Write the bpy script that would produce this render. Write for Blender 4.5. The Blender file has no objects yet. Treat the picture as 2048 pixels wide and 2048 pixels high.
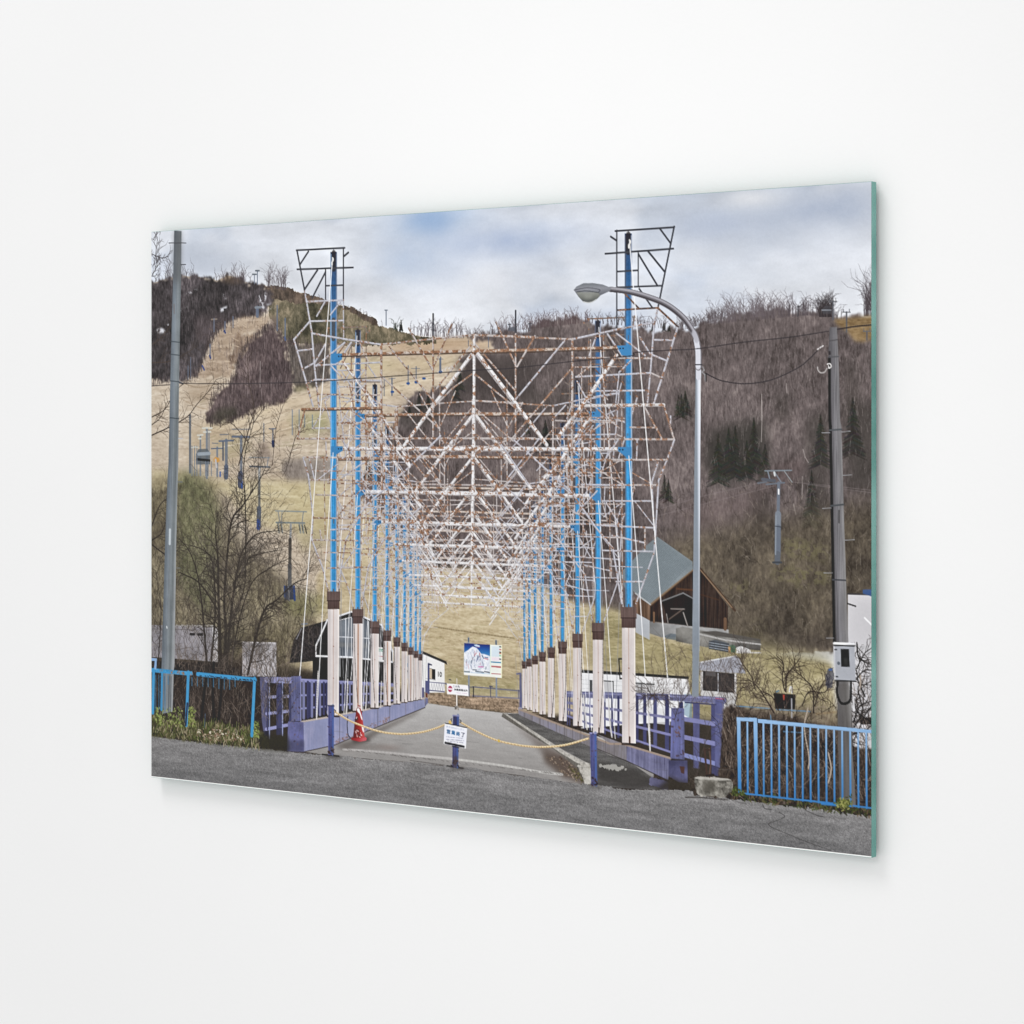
import bpy, math, random
import numpy as np

# ---------------------------------------------------------------- camera, world, lamps, exposure
sc = bpy.context.scene
PRINT_W, PRINT_H = 0.90, 0.60          # the glass print, metres
CZ = 1.50                              # height of its centre
CAM = (1.56100, -1.99519, 0.068490)    # relative to the centre of the print's face
YAW, FPX, V0 = 0.648477, 5085.04, 883.93

cd = bpy.data.cameras.new('camera'); cam = bpy.data.objects.new('camera', cd)
sc.collection.objects.link(cam)
cam.location = (CAM[0], CAM[1], CZ + CAM[2]); cam.rotation_euler = (math.pi / 2, 0, YAW)
cd.sensor_width = 36; cd.lens = FPX / 2048 * 36; cd.shift_y = (V0 - 1024) / 2048
cd.clip_start = 0.05; cd.clip_end = 60
sc.camera = cam

world = bpy.data.worlds.new('World'); sc.world = world; world.use_nodes = True
bg = world.node_tree.nodes['Background']
bg.inputs['Color'].default_value = (1, 1, 1, 1); bg.inputs['Strength'].default_value = 0.93

def area(name, loc, target, size, power, size_y=None):
    d = bpy.data.lights.new(name, 'AREA'); o = bpy.data.objects.new(name, d); sc.collection.objects.link(o)
    d.energy = power; d.size = size
    if size_y: d.shape = 'RECTANGLE'; d.size_y = size_y
    o.location = loc
    v = [target[i] - loc[i] for i in range(3)]
    from mathutils import Vector
    o.rotation_euler = Vector(v).to_track_quat('-Z', 'Y').to_euler()
    return o
KEY = area('softbox', (-1.3, -2.7, 6.2), (0.05, 0.0, 1.45), 2.0, 104)
def spot(name, loc, target, angle, power, radius):
    from mathutils import Vector
    d = bpy.data.lights.new(name, 'SPOT'); o = bpy.data.objects.new(name, d); sc.collection.objects.link(o)
    d.energy = power; d.spot_size = math.radians(angle); d.spot_blend = 1.0; d.shadow_soft_size = radius
    o.location = loc; o.rotation_euler = Vector([target[i] - loc[i] for i in range(3)]).to_track_quat('-Z', 'Y').to_euler()
    return o
WASH = spot('added_halo_spot', (0.40, -2.3, 2.45), (0.14, 0.0, 1.57), 33, 32, 0.28)  # added spot with no visible source, brightens the wall round the panel into a halo

sc.view_settings.view_transform = 'Standard'; sc.view_settings.look = 'None'
sc.view_settings.exposure = 0; sc.view_settings.gamma = 1
sc.view_settings.use_curve_mapping = False
sc.cycles.max_bounces = 8

E_LIGHT, SPEC = 1.18, 0.016            # light on the print / veil of the glossy face: ink = (tone - veil) / light

# ---------------------------------------------------------------- materials
def pmat(name, col, rough=0.5, spec=0.5):
    m = bpy.data.materials.new(name); m.use_nodes = True
    b = m.node_tree.nodes['Principled BSDF']
    b.inputs['Base Color'].default_value = (*col, 1); b.inputs['Roughness'].default_value = rough
    b.inputs['Specular IOR Level'].default_value = spec
    return m, b, m.node_tree

M_WALL, b, nt = pmat('matt_white_paint', (0.80, 0.80, 0.80), 0.9, 0.1)
tc = nt.nodes.new('ShaderNodeTexCoord')
n1 = nt.nodes.new('ShaderNodeTexNoise'); n1.inputs['Scale'].default_value = 260; n1.inputs['Detail'].default_value = 4
n2 = nt.nodes.new('ShaderNodeTexNoise'); n2.inputs['Scale'].default_value = 9; n2.inputs['Detail'].default_value = 3
bp = nt.nodes.new('ShaderNodeBump'); bp.inputs['Strength'].default_value = 0.05; bp.inputs['Distance'].default_value = 0.002
mx = nt.nodes.new('ShaderNodeMix'); mx.data_type = 'RGBA'
mx.inputs[6].default_value = (0.795, 0.795, 0.795, 1); mx.inputs[7].default_value = (0.807, 0.807, 0.806, 1)
nt.links.new(tc.outputs['Object'], n1.inputs['Vector']); nt.links.new(tc.outputs['Object'], n2.inputs['Vector'])
nt.links.new(n1.outputs['Fac'], bp.inputs['Height']); nt.links.new(bp.outputs['Normal'], b.inputs['Normal'])
nt.links.new(n2.outputs['Fac'], mx.inputs[0]); nt.links.new(mx.outputs[2], b.inputs['Base Color'])

M_GLASS, b, nt = pmat('green_float_glass', (0.115, 0.365, 0.315), 0.08, 0.5)
b.inputs['IOR'].default_value = 1.52; b.inputs['Transmission Weight'].default_value = 0.25
# internal reflections of the polished edge, painted as lighter and darker bands of green
tc = nt.nodes.new('ShaderNodeTexCoord'); mp = nt.nodes.new('ShaderNodeMapping')
mp.inputs['Scale'].default_value = (3, 3, 14)
nn = nt.nodes.new('ShaderNodeTexNoise'); nn.inputs['Scale'].default_value = 1.0; nn.inputs['Detail'].default_value = 2
cr = nt.nodes.new('ShaderNodeValToRGB')
cr.color_ramp.elements[0].position = 0.36; cr.color_ramp.elements[0].color = (0.085, 0.330, 0.280, 1)
cr.color_ramp.elements[1].position = 0.66; cr.color_ramp.elements[1].color = (0.240, 0.540, 0.480, 1)
nt.links.new(tc.outputs['Object'], mp.inputs['Vector']); nt.links.new(mp.outputs['Vector'], nn.inputs['Vector'])
nt.links.new(nn.outputs['Fac'], cr.inputs['Fac']); nt.links.new(cr.outputs['Color'], b.inputs['Base Color'])

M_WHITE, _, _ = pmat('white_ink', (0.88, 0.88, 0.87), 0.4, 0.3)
M_STEEL, b, _ = pmat('brushed_steel', (0.55, 0.55, 0.55), 0.35, 0.5); b.inputs['Metallic'].default_value = 1

M_PRINT, b, nt = pmat('photo_ink', (0.5, 0.5, 0.5), 0.22, 0.22)
at = nt.nodes.new('ShaderNodeVertexColor'); at.layer_name = 'ink'
nt.links.new(at.outputs['Color'], b.inputs['Base Color'])

# ---------------------------------------------------------------- objects
def link(name, me, parent=None, mat=None):
    o = bpy.data.objects.new(name, me); sc.collection.objects.link(o)
    if parent is not None: o.parent = parent
    if mat is not None: me.materials.append(mat)
    return o
def box(name, x0, x1, y0, y1, z0, z1, mat, parent=None):
    me = bpy.data.meshes.new(name)
    v = [(x, y, z) for z in (z0, z1) for y in (y0, y1) for x in (x0, x1)]
    me.from_pydata(v, [], [(0, 2, 3, 1), (4, 5, 7, 6), (0, 1, 5, 4), (2, 6, 7, 3), (0, 4, 6, 2), (1, 3, 7, 5)])
    return link(name, me, parent, mat)

WALL_Y = 0.0138
wall = box('wall', -3.2, 2.4, WALL_Y, WALL_Y + 0.12, 0.0, 3.1, M_WALL)
wall['kind'] = 'structure'; wall['label'] = 'plain matt white wall behind the glass print'

root = bpy.data.objects.new('glass_print', None); sc.collection.objects.link(root)
root.location = (0, 0, CZ)
root['label'] = 'landscape photograph of a rusty lattice walkway printed on glass with green edge'
root['category'] = 'glass print'

hw, hh = PRINT_W / 2, PRINT_H / 2
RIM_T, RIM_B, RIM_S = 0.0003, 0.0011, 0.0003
glass = box('glass_panel', -hw - RIM_S, hw + RIM_S, 0.0003, 0.0084, -hh - RIM_B - 0.0003, hh + RIM_T, M_GLASS, root)
glass['label'] = 'thick clear glass sheet with polished sea green edges'
for sx in (-1, 1):
    for sz in (-1, 1):
        me = bpy.data.meshes.new('wall_spacer')
        vs, fs, n = [], [], 16
        for k in range(n):
            c, s = math.cos(2 * math.pi * k / n) * 0.012, math.sin(2 * math.pi * k / n) * 0.012
            vs += [(sx * 0.34 + c, 0.0084, sz * 0.20 + s), (sx * 0.34 + c, WALL_Y, sz * 0.20 + s)]
        for k in range(n):
            a_, b_ = 2 * k, 2 * ((k + 1) % n); fs.append((a_, a_ + 1, b_ + 1, b_))
        fs += [tuple(range(0, 2 * n, 2)), tuple(range(1, 2 * n, 2))]
        me.from_pydata(vs, [], fs); link('wall_spacer', me, root, M_STEEL)

me = bpy.data.meshes.new('printed_photograph')
me.from_pydata([(-hw - 0.0002, 0.00015, -hh - RIM_B), (hw, 0.00015, -hh - RIM_B), (hw, 0.00015, hh), (-hw - 0.0002, 0.00015, hh)], [], [(0, 1, 2, 3)])  # white strip below the picture paints in the bright line of a lit chamfer
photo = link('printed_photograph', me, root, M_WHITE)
photo['label'] = 'photograph of a rusty steel walkway below a ski hill'

# ================================================================ THE PRINTED PICTURE
# The picture is flat ink on the glass. It is worked out here on a raster in the print's own plane (PW x PH dots);
# shapes were digitised from detail views of the photograph, T() turns such a detail view's coordinates into print dots.
PW, PH = 1320, 880
rng = np.random.default_rng(7); random.seed(7)
buf = np.zeros((PH, PW, 3), np.float32); ids = np.zeros((PH, PW), np.int16)
names = []
STUFF = {'printed_ski_slope', 'printed_lower_meadow', 'printed_bank', 'printed_skyline_trees', 'printed_shrubs', 'printed_weeds', 'printed_wire', 'printed_snow_patch', 'printed_wooded_hill', 'printed_bare_wood', 'printed_bare_tree', 'printed_rope_tail', 'printed_floodlight_mast', 'printed_lift_pylon', 'printed_slope_mast'}
CUR = [0]
def cur(name, label=None):
    names.append((name, label)); CUR[0] = len(names) - 1

ca, sa = math.cos(YAW), math.sin(YAW)
def T(x0, y0, S):
    k = S / 1932.0
    def f(*c):
        c = np.asarray(c, float).reshape(-1, 2)
        px, py = c[:, 0] * k + x0, c[:, 1] * k + y0
        u, v = (px - 1024) / FPX, -(py - V0) / FPX
        dx, dy = -sa + u * ca, ca + u * sa
        t = -CAM[1] / dy
        X, Z = CAM[0] + t * dx, CAM[2] + t * v
        return np.c_[(X / PRINT_W + .5) * PW, (.5 - Z / PRINT_H) * PH]
    return f
A = T(270, 430, 500); B = T(570, 430, 500); C = T(870, 400, 500); D = T(1270, 340, 500)
E = T(270, 830, 500); F = T(570, 830, 500); G = T(870, 800, 500); H = T(1270, 800, 500)
I = T(270, 1180, 400); J = T(570, 1180, 400); K = T(820, 1180, 400); L = T(1120, 1180, 400); M = T(1370, 1280, 450)
S1 = T(880, 1430, 80); S2 = T(880, 1350, 80); S3 = T(920, 1270, 90); S4 = T(690, 1400, 80); S5 = T(1650, 1270, 110); S6 = T(1140, 550, 260)

def rgb(c): return np.asarray(c, np.float32) / 255.0
def vn(sx, sy, seed):
    r = np.random.default_rng(seed)
    gx, gy = int(PW / sx) + 4, int(PH / sy) + 4
    g = r.random((gy, gx), dtype=np.float32)
    x = np.arange(PW) / sx; y = np.arange(PH) / sy
    xi, yi = x.astype(int), y.astype(int)
    fx, fy = (x - xi).astype(np.float32), (y - yi).astype(np.float32)
    fx, fy = fx * fx * (3 - 2 * fx), fy * fy * (3 - 2 * fy)
    r0 = g[yi][:, xi] * (1 - fx) + g[yi][:, xi + 1] * fx
    r1 = g[yi + 1][:, xi] * (1 - fx) + g[yi + 1][:, xi + 1] * fx
    return r0 * (1 - fy)[:, None] + r1 * fy[:, None]
def fbm(sx, sy, seed, o=4, g=0.55):
    t = np.zeros((PH, PW), np.float32); a = 1.0; s = 0
    for k in range(o):
        t += a * (vn(max(sx, 1.01), max(sy, 1.01), seed + 31 * k) - .5); s += a; a *= g; sx *= .5; sy *= .5
    t /= t.std() + 1e-6
    return np.clip(.5 + .18 * t, 0, 1)
def sstep(a, b, x):
    t = np.clip((x - a) / (b - a), 0, 1); return t * t * (3 - 2 * t)
def blur(m, r):
    r = int(round(r))
    if r < 1: return m
    for ax in (0, 1):
        for _ in range(2):
            p = np.pad(m, [(r + 1, r) if i == ax else (0, 0) for i in range(m.ndim)], mode='edge')
            c = np.cumsum(p, axis=ax, dtype=np.float64)
            n = m.shape[ax]
            hi = np.take(c, range(2 * r + 1, 2 * r + 1 + n), axis=ax); lo = np.take(c, range(0, n), axis=ax)
            m = ((hi - lo) / (2 * r + 1)).astype(np.float32)
    return m
N_EDGE = fbm(12, 12, 900, 4, .85); N_FINE = fbm(2.2, 2.2, 901, 2); N_MID = fbm(40, 30, 902, 5); N_BIG = fbm(160, 110, 903, 5)
N_STR = fbm(2.4, 13, 904, 3); N_HST = fbm(22, 3.0, 905, 3); N_RUST = fbm(6, 6, 906, 3, .9); N_VST = fbm(1.6, 40, 907, 2)
N_GRN = np.clip(.5 + .18 * np.random.default_rng(5).standard_normal((PH, PW)).astype(np.float32), 0, 1)

class Lz:                                  # a colour field worked out only where it is painted
    def __init__(self, f): self.f = f
    def __call__(self, sl): return self.f(sl)
    def astype(self, _): return self
    def __mul__(self, k): return Lz(lambda sl: self.f(sl) * k[sl])
FULL = (slice(0, PH), slice(0, PW))
def pmask_in(pts, sl):
    y0, y1, x0, x1 = sl[0].start, sl[0].stop, sl[1].start, sl[1].stop
    w_ = x1 - x0; m = np.zeros((y1 - y0, w_), np.float32)
    q = np.roll(pts, -1, axis=0); SUB = 4
    for yy in range(max(y0, int(pts[:, 1].min()) - 1), min(y1, int(pts[:, 1].max()) + 2)):
        row = np.zeros(w_ + 2, np.float32)
        for k in range(SUB):
            y = yy + (k + .5) / SUB - .5
            h = ((pts[:, 1] <= y) != (q[:, 1] <= y))
            if not h.any(): continue
            p, r = pts[h], q[h]
            xs = np.sort(p[:, 0] + (y - p[:, 1]) / (r[:, 1] - p[:, 1]) * (r[:, 0] - p[:, 0])) + .5 - x0
            for a, b in zip(xs[::2], xs[1::2]):
                a = min(max(a, 0), w_); b = min(max(b, 0), w_)
                if b <= a: continue
                ia, ib = int(a), int(b)
                if ia == ib: row[ia] += b - a
                else:
                    row[ia] += ia + 1 - a; row[ia + 1:ib] += 1; row[ib] += b - ib
        m[yy - y0] = row[:w_] / SUB
    return m
def pmask(pts): return pmask_in(np.asarray(pts, float), FULL)
def colour(col, sl):
    if isinstance(col, Lz): return col(sl)
    if isinstance(col, np.ndarray) and col.ndim == 3: return col[sl]
    return rgb(col)
def put(m, col, a=1.0, own=True, sl=FULL):
    m = m * a; mm = m[..., None]
    buf[sl] = buf[sl] * (1 - mm) + colour(col, sl) * mm
    if own: ids[sl] = np.where(m > .5, CUR[0], ids[sl])
def tint(c, n, amp):
    return Lz(lambda sl: np.clip(rgb(c)[None, None] * (1 + amp * (n[sl] - .5) * 2)[..., None], 0, 1))
def mixf(stops, n):
    n = np.clip(n, 0, 1); st = np.array([rgb(s_) for s_ in stops]); k = len(st) - 1
    x = n * k; i = np.minimum(x.astype(int), k - 1); f = (x - i)[..., None]
    return (st[i] * (1 - f) + st[i + 1] * f).astype(np.float32)
def mixc(stops, n): return Lz(lambda sl: mixf(stops, n[sl]))
def fill(pts, col, a=1.0, soft=0, rough=0, own=True, namp=1.6):
    pts = np.asarray(pts, float); pad = int(3 * max(soft, rough) + 3)
    y0, y1 = max(0, int(pts[:, 1].min()) - pad), min(PH, int(pts[:, 1].max()) + pad + 1)
    x0, x1 = max(0, int(pts[:, 0].min()) - pad), min(PW, int(pts[:, 0].max()) + pad + 1)
    if y1 <= y0 or x1 <= x0: return
    sl = (slice(y0, y1), slice(x0, x1)); m = pmask_in(pts, sl)
    if rough:
        m = blur(m, rough); m = sstep(.38, .62, m + (N_EDGE[sl] - .5) * namp * np.clip(4 * m * (1 - m), 0, 1))
        if rough > 2: m = blur(m, 1)
    if soft: m = blur(m, soft)
    put(m, col, a, own, sl)
def sub(m1, m2): return np.clip(m1 - m2, 0, 1)
def rust_bar(base, s, amt, hb=0.0):
    n = N_RUST[s] + (N_FINE[s] - .5) * .45 + hb
    k = .88 * sstep(.60 - amt, .84 - amt, n)[..., None]
    br = rgb((142, 98, 70)) * (.72 + .6 * N_FINE[s][..., None])
    return rgb(base) * (.92 + .16 * N_FINE[s][..., None]) * (1 - k) + br * k
def seg(p0, p1, w, col, a=1.0, w1=None, rust=None, own=True):
    x0, y0 = p0; x1, y1 = p1
    w1 = w if w1 is None else w1
    if w < .9: a = a * max(w, .25) / .9; w = .9
    w1 = max(w1, .6)
    pad = max(w, w1) / 2 + 1.2
    ax, bx = int(max(0, min(x0, x1) - pad)), int(min(PW, max(x0, x1) + pad + 1))
    ay, by = int(max(0, min(y0, y1) - pad)), int(min(PH, max(y0, y1) + pad + 1))
    if bx <= ax or by <= ay: return
    X = np.arange(ax, bx, dtype=np.float32)[None, :]; Y = np.arange(ay, by, dtype=np.float32)[:, None]
    dx, dy = x1 - x0, y1 - y0; l2 = dx * dx + dy * dy + 1e-9
    t = np.clip(((X - x0) * dx + (Y - y0) * dy) / l2, 0, 1)
    d = np.sqrt((X - x0 - t * dx) ** 2 + (Y - y0 - t * dy) ** 2)
    m = np.clip((w + (w1 - w) * t) / 2 - d + .5, 0, 1) * a
    s = (slice(ay, by), slice(ax, bx))
    c = rgb(col) if rust is None else rust_bar(col, s, rust)
    if isinstance(rust, tuple): c = rgb(col)
    buf[s] = buf[s] * (1 - m[..., None]) + c * m[..., None]
    if own: ids[s] = np.where(m > .45, CUR[0], ids[s])
def path(pts, w, col, a=1.0, w1=None, rust=None, own=True):
    n = len(pts) - 1
    for k in range(n):
        wa = w if w1 is None else w + (w1 - w) * k / n
        wb = w if w1 is None else w + (w1 - w) * (k + 1) / n
        seg(pts[k], pts[k + 1], wa, col, a, wb, rust, own)
def curve(pts, n=10):
    p = np.asarray(pts, float); p = np.vstack([2 * p[0] - p[1], p, 2 * p[-1] - p[-2]]); out = []
    for i in range(1, len(p) - 2):
        for t in np.linspace(0, 1, n, endpoint=False):
            a, b, c, d = p[i - 1], p[i], p[i + 1], p[i + 2]
            out.append(.5 * (2 * b + (c - a) * t + (2 * a - 5 * b + 4 * c - d) * t * t + (3 * b - a - 3 * c + d) * t ** 3))
    out.append(p[-2]); return np.array(out)
def tw(Tf, x0, y0, x1, y1, w):
    """width in print dots of a member w wide in a detail view"""
    L_ = math.hypot(x1 - x0, y1 - y0) + 1e-6; nx, ny = -(y1 - y0) / L_ * w / 2, (x1 - x0) / L_ * w / 2
    mx_, my_ = (x0 + x1) / 2, (y0 + y1) / 2
    q = Tf(mx_ + nx, my_ + ny, mx_ - nx, my_ - ny); p = Tf(x0, y0, x1, y1)
    d = p[1] - p[0]; d = d / (np.hypot(*d) + 1e-9); e = q[1] - q[0]
    return abs(e[0] * d[1] - e[1] * d[0])
def ln(Tf, pts, w, col, a=1.0, rust=None, w1=None, own=True):
    P = Tf(*pts); n = len(P)
    for k in range(n - 1):
        ww = tw(Tf, *pts[2 * k:2 * k + 4], w)
        seg(P[k], P[k + 1], ww, col, a, None if w1 is None else ww * w1 / w, rust, own)
def dots(pts_fn, n, r0, r1, cols, a=.8, own=False):
    for _ in range(n):
        p = pts_fn(); r = random.uniform(r0, r1); c = random.choice(cols)
        seg(p, (p[0] + random.uniform(-r, r), p[1] + random.uniform(-r, r) * .6), r, c, a, own=own)
def inpoly(pts):
    pts = np.asarray(pts); m = pmask(pts) > .5; ys, xs = np.where(m)
    def f():
        k = random.randrange(len(xs)); return (xs[k] + random.random() - .5, ys[k] + random.random() - .5)
    return f
def twig(p, ang, ln_, w, depth, col, a=.85, spread=.55, up=.05, curl=.25, own=True):
    x, y = p; n = max(2, int(ln_ / 7)); st = ln_ / n
    for k in range(n):
        ang += random.gauss(0, curl * .4) + up * (-math.pi / 2 - ang) * .12
        x2, y2 = x + math.cos(ang) * st, y + math.sin(ang) * st
        wa = w * (1 - .6 * k / n); seg((x, y), (x2, y2), wa, col, a, w * (1 - .6 * (k + 1) / n), own=own)
        x, y = x2, y2
        if depth > 0 and random.random() < .75:
            twig((x, y), ang + random.choice((-1, 1)) * random.uniform(.3, spread + .45), ln_ * random.uniform(.35, .65), w * .55, depth - 1, col, a, spread, up, curl, own)
def limb(pts, w, w1, col, depth=2, dens=.5, tl=40, own=True, a=.95):
    c = curve(pts, 8); path(c, w, col, a, w1, own=own)
    for k in range(2, len(c)):
        if random.random() < dens:
            d = c[k] - c[k - 1]; ang = math.atan2(d[1], d[0]) + random.choice((-1, 1)) * random.uniform(.35, 1.1)
            f = k / len(c); twig(c[k], ang, tl * random.uniform(.5, 1.2), max(.8, (w + (w1 - w) * f) * .45), depth, col, own=own)
def glyphs(txt, quad, col, a=1.0, bold=0.0, own=False):
    cu = bpy.data.curves.new('lettering', 'FONT'); cu.body = txt
    ob = bpy.data.objects.new('lettering', cu); sc.collection.objects.link(ob)
    dg = bpy.context.evaluated_depsgraph_get(); me = ob.evaluated_get(dg).to_mesh(); me.calc_loop_triangles()
    v = np.array([q.co[:2] for q in me.vertices]); tr = [tuple(t.vertices) for t in me.loop_triangles]
    bpy.data.objects.remove(ob); bpy.data.curves.remove(cu)
    if len(v) == 0: return
    v = (v - v.min(0)) / (v.max(0) - v.min(0) + 1e-9)
    q = np.asarray(quad)                       # tl, tr, br, bl
    u, w = v[:, 0:1], 1 - v[:, 1:2]
    P = (q[0] * (1 - u) + q[1] * u) * (1 - w) + (q[3] * (1 - u) + q[2] * u) * w
    x0, y0 = np.floor(P.min(0)).astype(int) - 1; x1, y1 = np.ceil(P.max(0)).astype(int) + 2
    SS = 5; X, Y = np.meshgrid((np.arange((x1 - x0) * SS) + .5) / SS + x0 - .5, (np.arange((y1 - y0) * SS) + .5) / SS + y0 - .5)
    hit = np.zeros(X.shape, bool)
    for t in tr:
        a_, b_, c_ = P[t[0]], P[t[1]], P[t[2]]
        e = lambda p, r: (r[0] - p[0]) * (Y - p[1]) - (r[1] - p[1]) * (X - p[0])
        e0, e1, e2 = e(a_, b_), e(b_, c_), e(c_, a_)
        hit |= ((e0 >= 0) & (e1 >= 0) & (e2 >= 0)) | ((e0 <= 0) & (e1 <= 0) & (e2 <= 0))
    for _ in range(int(bold)):                # heavier strokes
        h_ = hit.copy(); h_[1:] |= hit[:-1]; h_[:, 1:] |= hit[:, :-1]; hit = h_
    m = hit.reshape(y1 - y0, SS, x1 - x0, SS).mean((1, 3)).astype(np.float32) * a
    s = (slice(y0, y1), slice(x0, x1)); buf[s] = buf[s] * (1 - m[..., None]) + rgb(col) * m[..., None]
def marks(Tf, x0, y0, x1, y1, col, a, step=34):
    x = x0
    while x < x1:
        f = (x - x0) / (x1 - x0); w_ = random.uniform(.4, .9) * step; y = y0 + (y1 - y0) * f
        if random.random() < .85: path(Tf(x, y + random.uniform(-.2, .2) * step, x + w_, y + (y1 - y0) * w_ / (x1 - x0)), random.uniform(.8, 1.3), col, a * random.uniform(.6, 1), own=False)
        x += step
cat = lambda *a_: np.vstack(a_)
YY, XX = np.mgrid[0:PH, 0:PW].astype(np.float32)

# ---------------------------------------------------------------- sky
cur('printed_sky', 'pale blue grey cloudy sky in the photograph')
t = np.clip(YY / 330, 0, 1)
sky = mixf([(195, 203, 216), (209, 215, 226), (224, 228, 235), (231, 234, 239)], t)
cl = fbm(300, 130, 11, 5, .5) * .75 + fbm(110, 60, 12, 4) * .25
sky = sky * (1 - .75 * sstep(.50, .75, cl)[..., None]) + rgb((190, 200, 217)) * (.75 * sstep(.50, .75, cl)[..., None])
lt = fbm(260, 120, 13, 4)
k = (.6 * sstep(.48, .70, lt))[..., None]; sky = sky * (1 - k) + rgb((231, 233, 238)) * k
md = fbm(90, 34, 14, 5, .6); sky = np.clip(sky * (1 + .11 * (md - .5) + .10 * (fbm(200, 60, 15, 4) - .5))[..., None], 0, 1)
def blob(Tf, x, y, rx, ry, col, a):
    p = Tf(x, y)[0]; q = Tf(x + rx, y)[0]; r = Tf(x, y + ry)[0]
    d = ((XX - p[0]) / abs(q[0] - p[0])) ** 2 + ((YY - p[1]) / abs(r[1] - p[1])) ** 2
    m = np.exp(-d * 1.1) * (.55 + .9 * (N_MID * .5 + N_BIG * .5)); m = np.clip(m * a, 0, 1)[..., None]
    return sky * (1 - m) + rgb(col) * m
sky = blob(A, 560, 330, 330, 150, (188, 196, 210), .6)
sky = blob(B, 1120, 40, 190, 110, (122, 160, 208), .85)
sky = blob(B, 1130, 40, 420, 170, (165, 188, 220), .6)
sky = blob(B, 1000, 330, 330, 190, (182, 198, 222), .75)
sky = blob(C, 560, 320, 560, 140, (172, 187, 215), .8)
sky = blob(C, 120, 560, 180, 120, (196, 207, 226), .5)
sky = blob(D, 640, 420, 420, 140, (184, 194, 213), .85)
sky = blob(D, 1500, 300, 560, 190, (176, 187, 207), .85)
sky = blob(D, 900, 820, 500, 110, (206, 213, 224), .5)
sky = blob(D, 900, 220, 300, 90, (230, 231, 234), .6)
sky = blob(B, 1600, 520, 420, 150, (228, 231, 238), .5)
sky = blob(D, 500, 650, 350, 100, (224, 227, 233), .5)
sky = blob(D, 1100, 560, 600, 120, (196, 203, 216), .45)
put(np.ones((PH, PW), np.float32), sky.astype(np.float32))

# ---------------------------------------------------------------- far hills
OAK, TANS = [(78, 68, 70), (104, 92, 95), (128, 114, 116), (150, 137, 138)], [(166, 149, 130), (192, 175, 154), (206, 190, 169), (219, 206, 187)]
def forest(stops, seed, k1=.45, k2=.30, k3=.35):
    n = k1 * (fbm(70, 55, seed, 4) - .5) + k2 * .75 * (fbm(2.0, 7, seed + 1, 2, .7) - .5) + k3 * (fbm(7, 10, seed + 2, 4, .75) - .5)
    return mixf(stops, .5 + 1.5 * n)
def grass(stops, seed, sl=.3):
    n = .40 * (fbm(90, 30, seed, 4) - .5) + .40 * (fbm(26, 4, seed + 1, 3) - .5) + .35 * (fbm(5, 2.4, seed + 2, 2) - .5)
    return mixf(stops, .5 + 1.4 * n)
G_TAN = grass(TANS, 21)
HB = (PH + 5)
cur('printed_ski_slope', 'dry tan grass ski slope in the photograph')
sl = cat(A(100, 530, 250, 490, 360, 465, 480, 475, 640, 500, 700, 470, 740, 465, 800, 490, 870, 520, 930, 535, 1010, 540, 1080, 552, 1180, 568, 1290, 598, 1400, 636, 1500, 672, 1640, 700, 1760, 758, 1860, 812),
         B(720, 852, 870, 890, 960, 915, 1060, 935, 1150, 945, 1300, 940, 1560, 930, 1930, 930), C(1300, 1100, 1930, 1100), H(1830, 400, 1830, 1932), E(130, 1932))
fill(sl, G_TAN, rough=1)
ys = blur(N_BIG, 3)
def stand(pts, c, a_, s=7): fill(pts, c, a_, soft=s, own=False)
# soft rolls and mown stripes on the slope
for pts, c, a_ in (((500, 1590, 900, 1500, 1300, 1400, 1500, 1340, 1500, 1380, 1000, 1560, 600, 1700), (214, 194, 160), .7),
                   ((700, 1720, 1100, 1560, 1480, 1440, 1480, 1560, 1100, 1700), (205, 183, 148), .6),
                   ((1250, 1560, 1500, 1520, 1500, 1640, 1300, 1700, 1150, 1700), (176, 168, 126), .6),
                   ((420, 1640, 640, 1640, 900, 1760, 800, 1932, 400, 1932), (182, 160, 128), .5)):
    fill(A(*pts), c, a_, soft=7, own=False)
for pts, c, a_ in (((400, 1110, 1440, 1090, 1300, 1160, 800, 1230, 400, 1280), (206, 186, 148), .6), ((760, 1230, 1150, 1150, 1300, 1165, 1000, 1240, 760, 1330), (178, 158, 126), .45),
                   ((400, 1400, 900, 1290, 1250, 1230, 1000, 1330, 600, 1480, 380, 1560), (216, 198, 162), .6), ((900, 960, 1440, 955, 1600, 970, 1600, 1030, 1100, 1040, 760, 1040), (196, 166, 132), .7)):
    fill(B(*pts), c, a_, soft=6, own=False)

for Tf, pts, c_, a_ in ((A, (1250, 1640, 1480, 1560, 1500, 1640, 1300, 1720), (164, 162, 122), .55), (A, (600, 1760, 860, 1700, 900, 1800, 700, 1860), (172, 164, 126), .5), (A, (380, 1330, 560, 1290, 620, 1360, 560, 1460, 420, 1440), (168, 146, 122), .55), (A, (900, 1600, 1150, 1520, 1240, 1560, 1000, 1680), (224, 210, 186), .5), (B, (420, 1120, 760, 1110, 900, 1160, 600, 1220), (196, 186, 148), .5), (B, (760, 1040, 1100, 1010, 1400, 1000, 1300, 1050, 900, 1075), (178, 146, 118), .5), (B, (20, 1560, 260, 1520, 340, 1600, 120, 1680), (166, 162, 120), .5), (F, (20, 560, 330, 540, 350, 760, 120, 800), (206, 196, 152), .5), (F, (60, 820, 330, 800, 340, 1000, 120, 1040), (168, 158, 112), .5), (E, (1000, 60, 1300, 40, 1350, 160, 1050, 200), (190, 168, 142), .5)):
    fill(Tf(*pts), c_, a_, soft=7, own=False)
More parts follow.
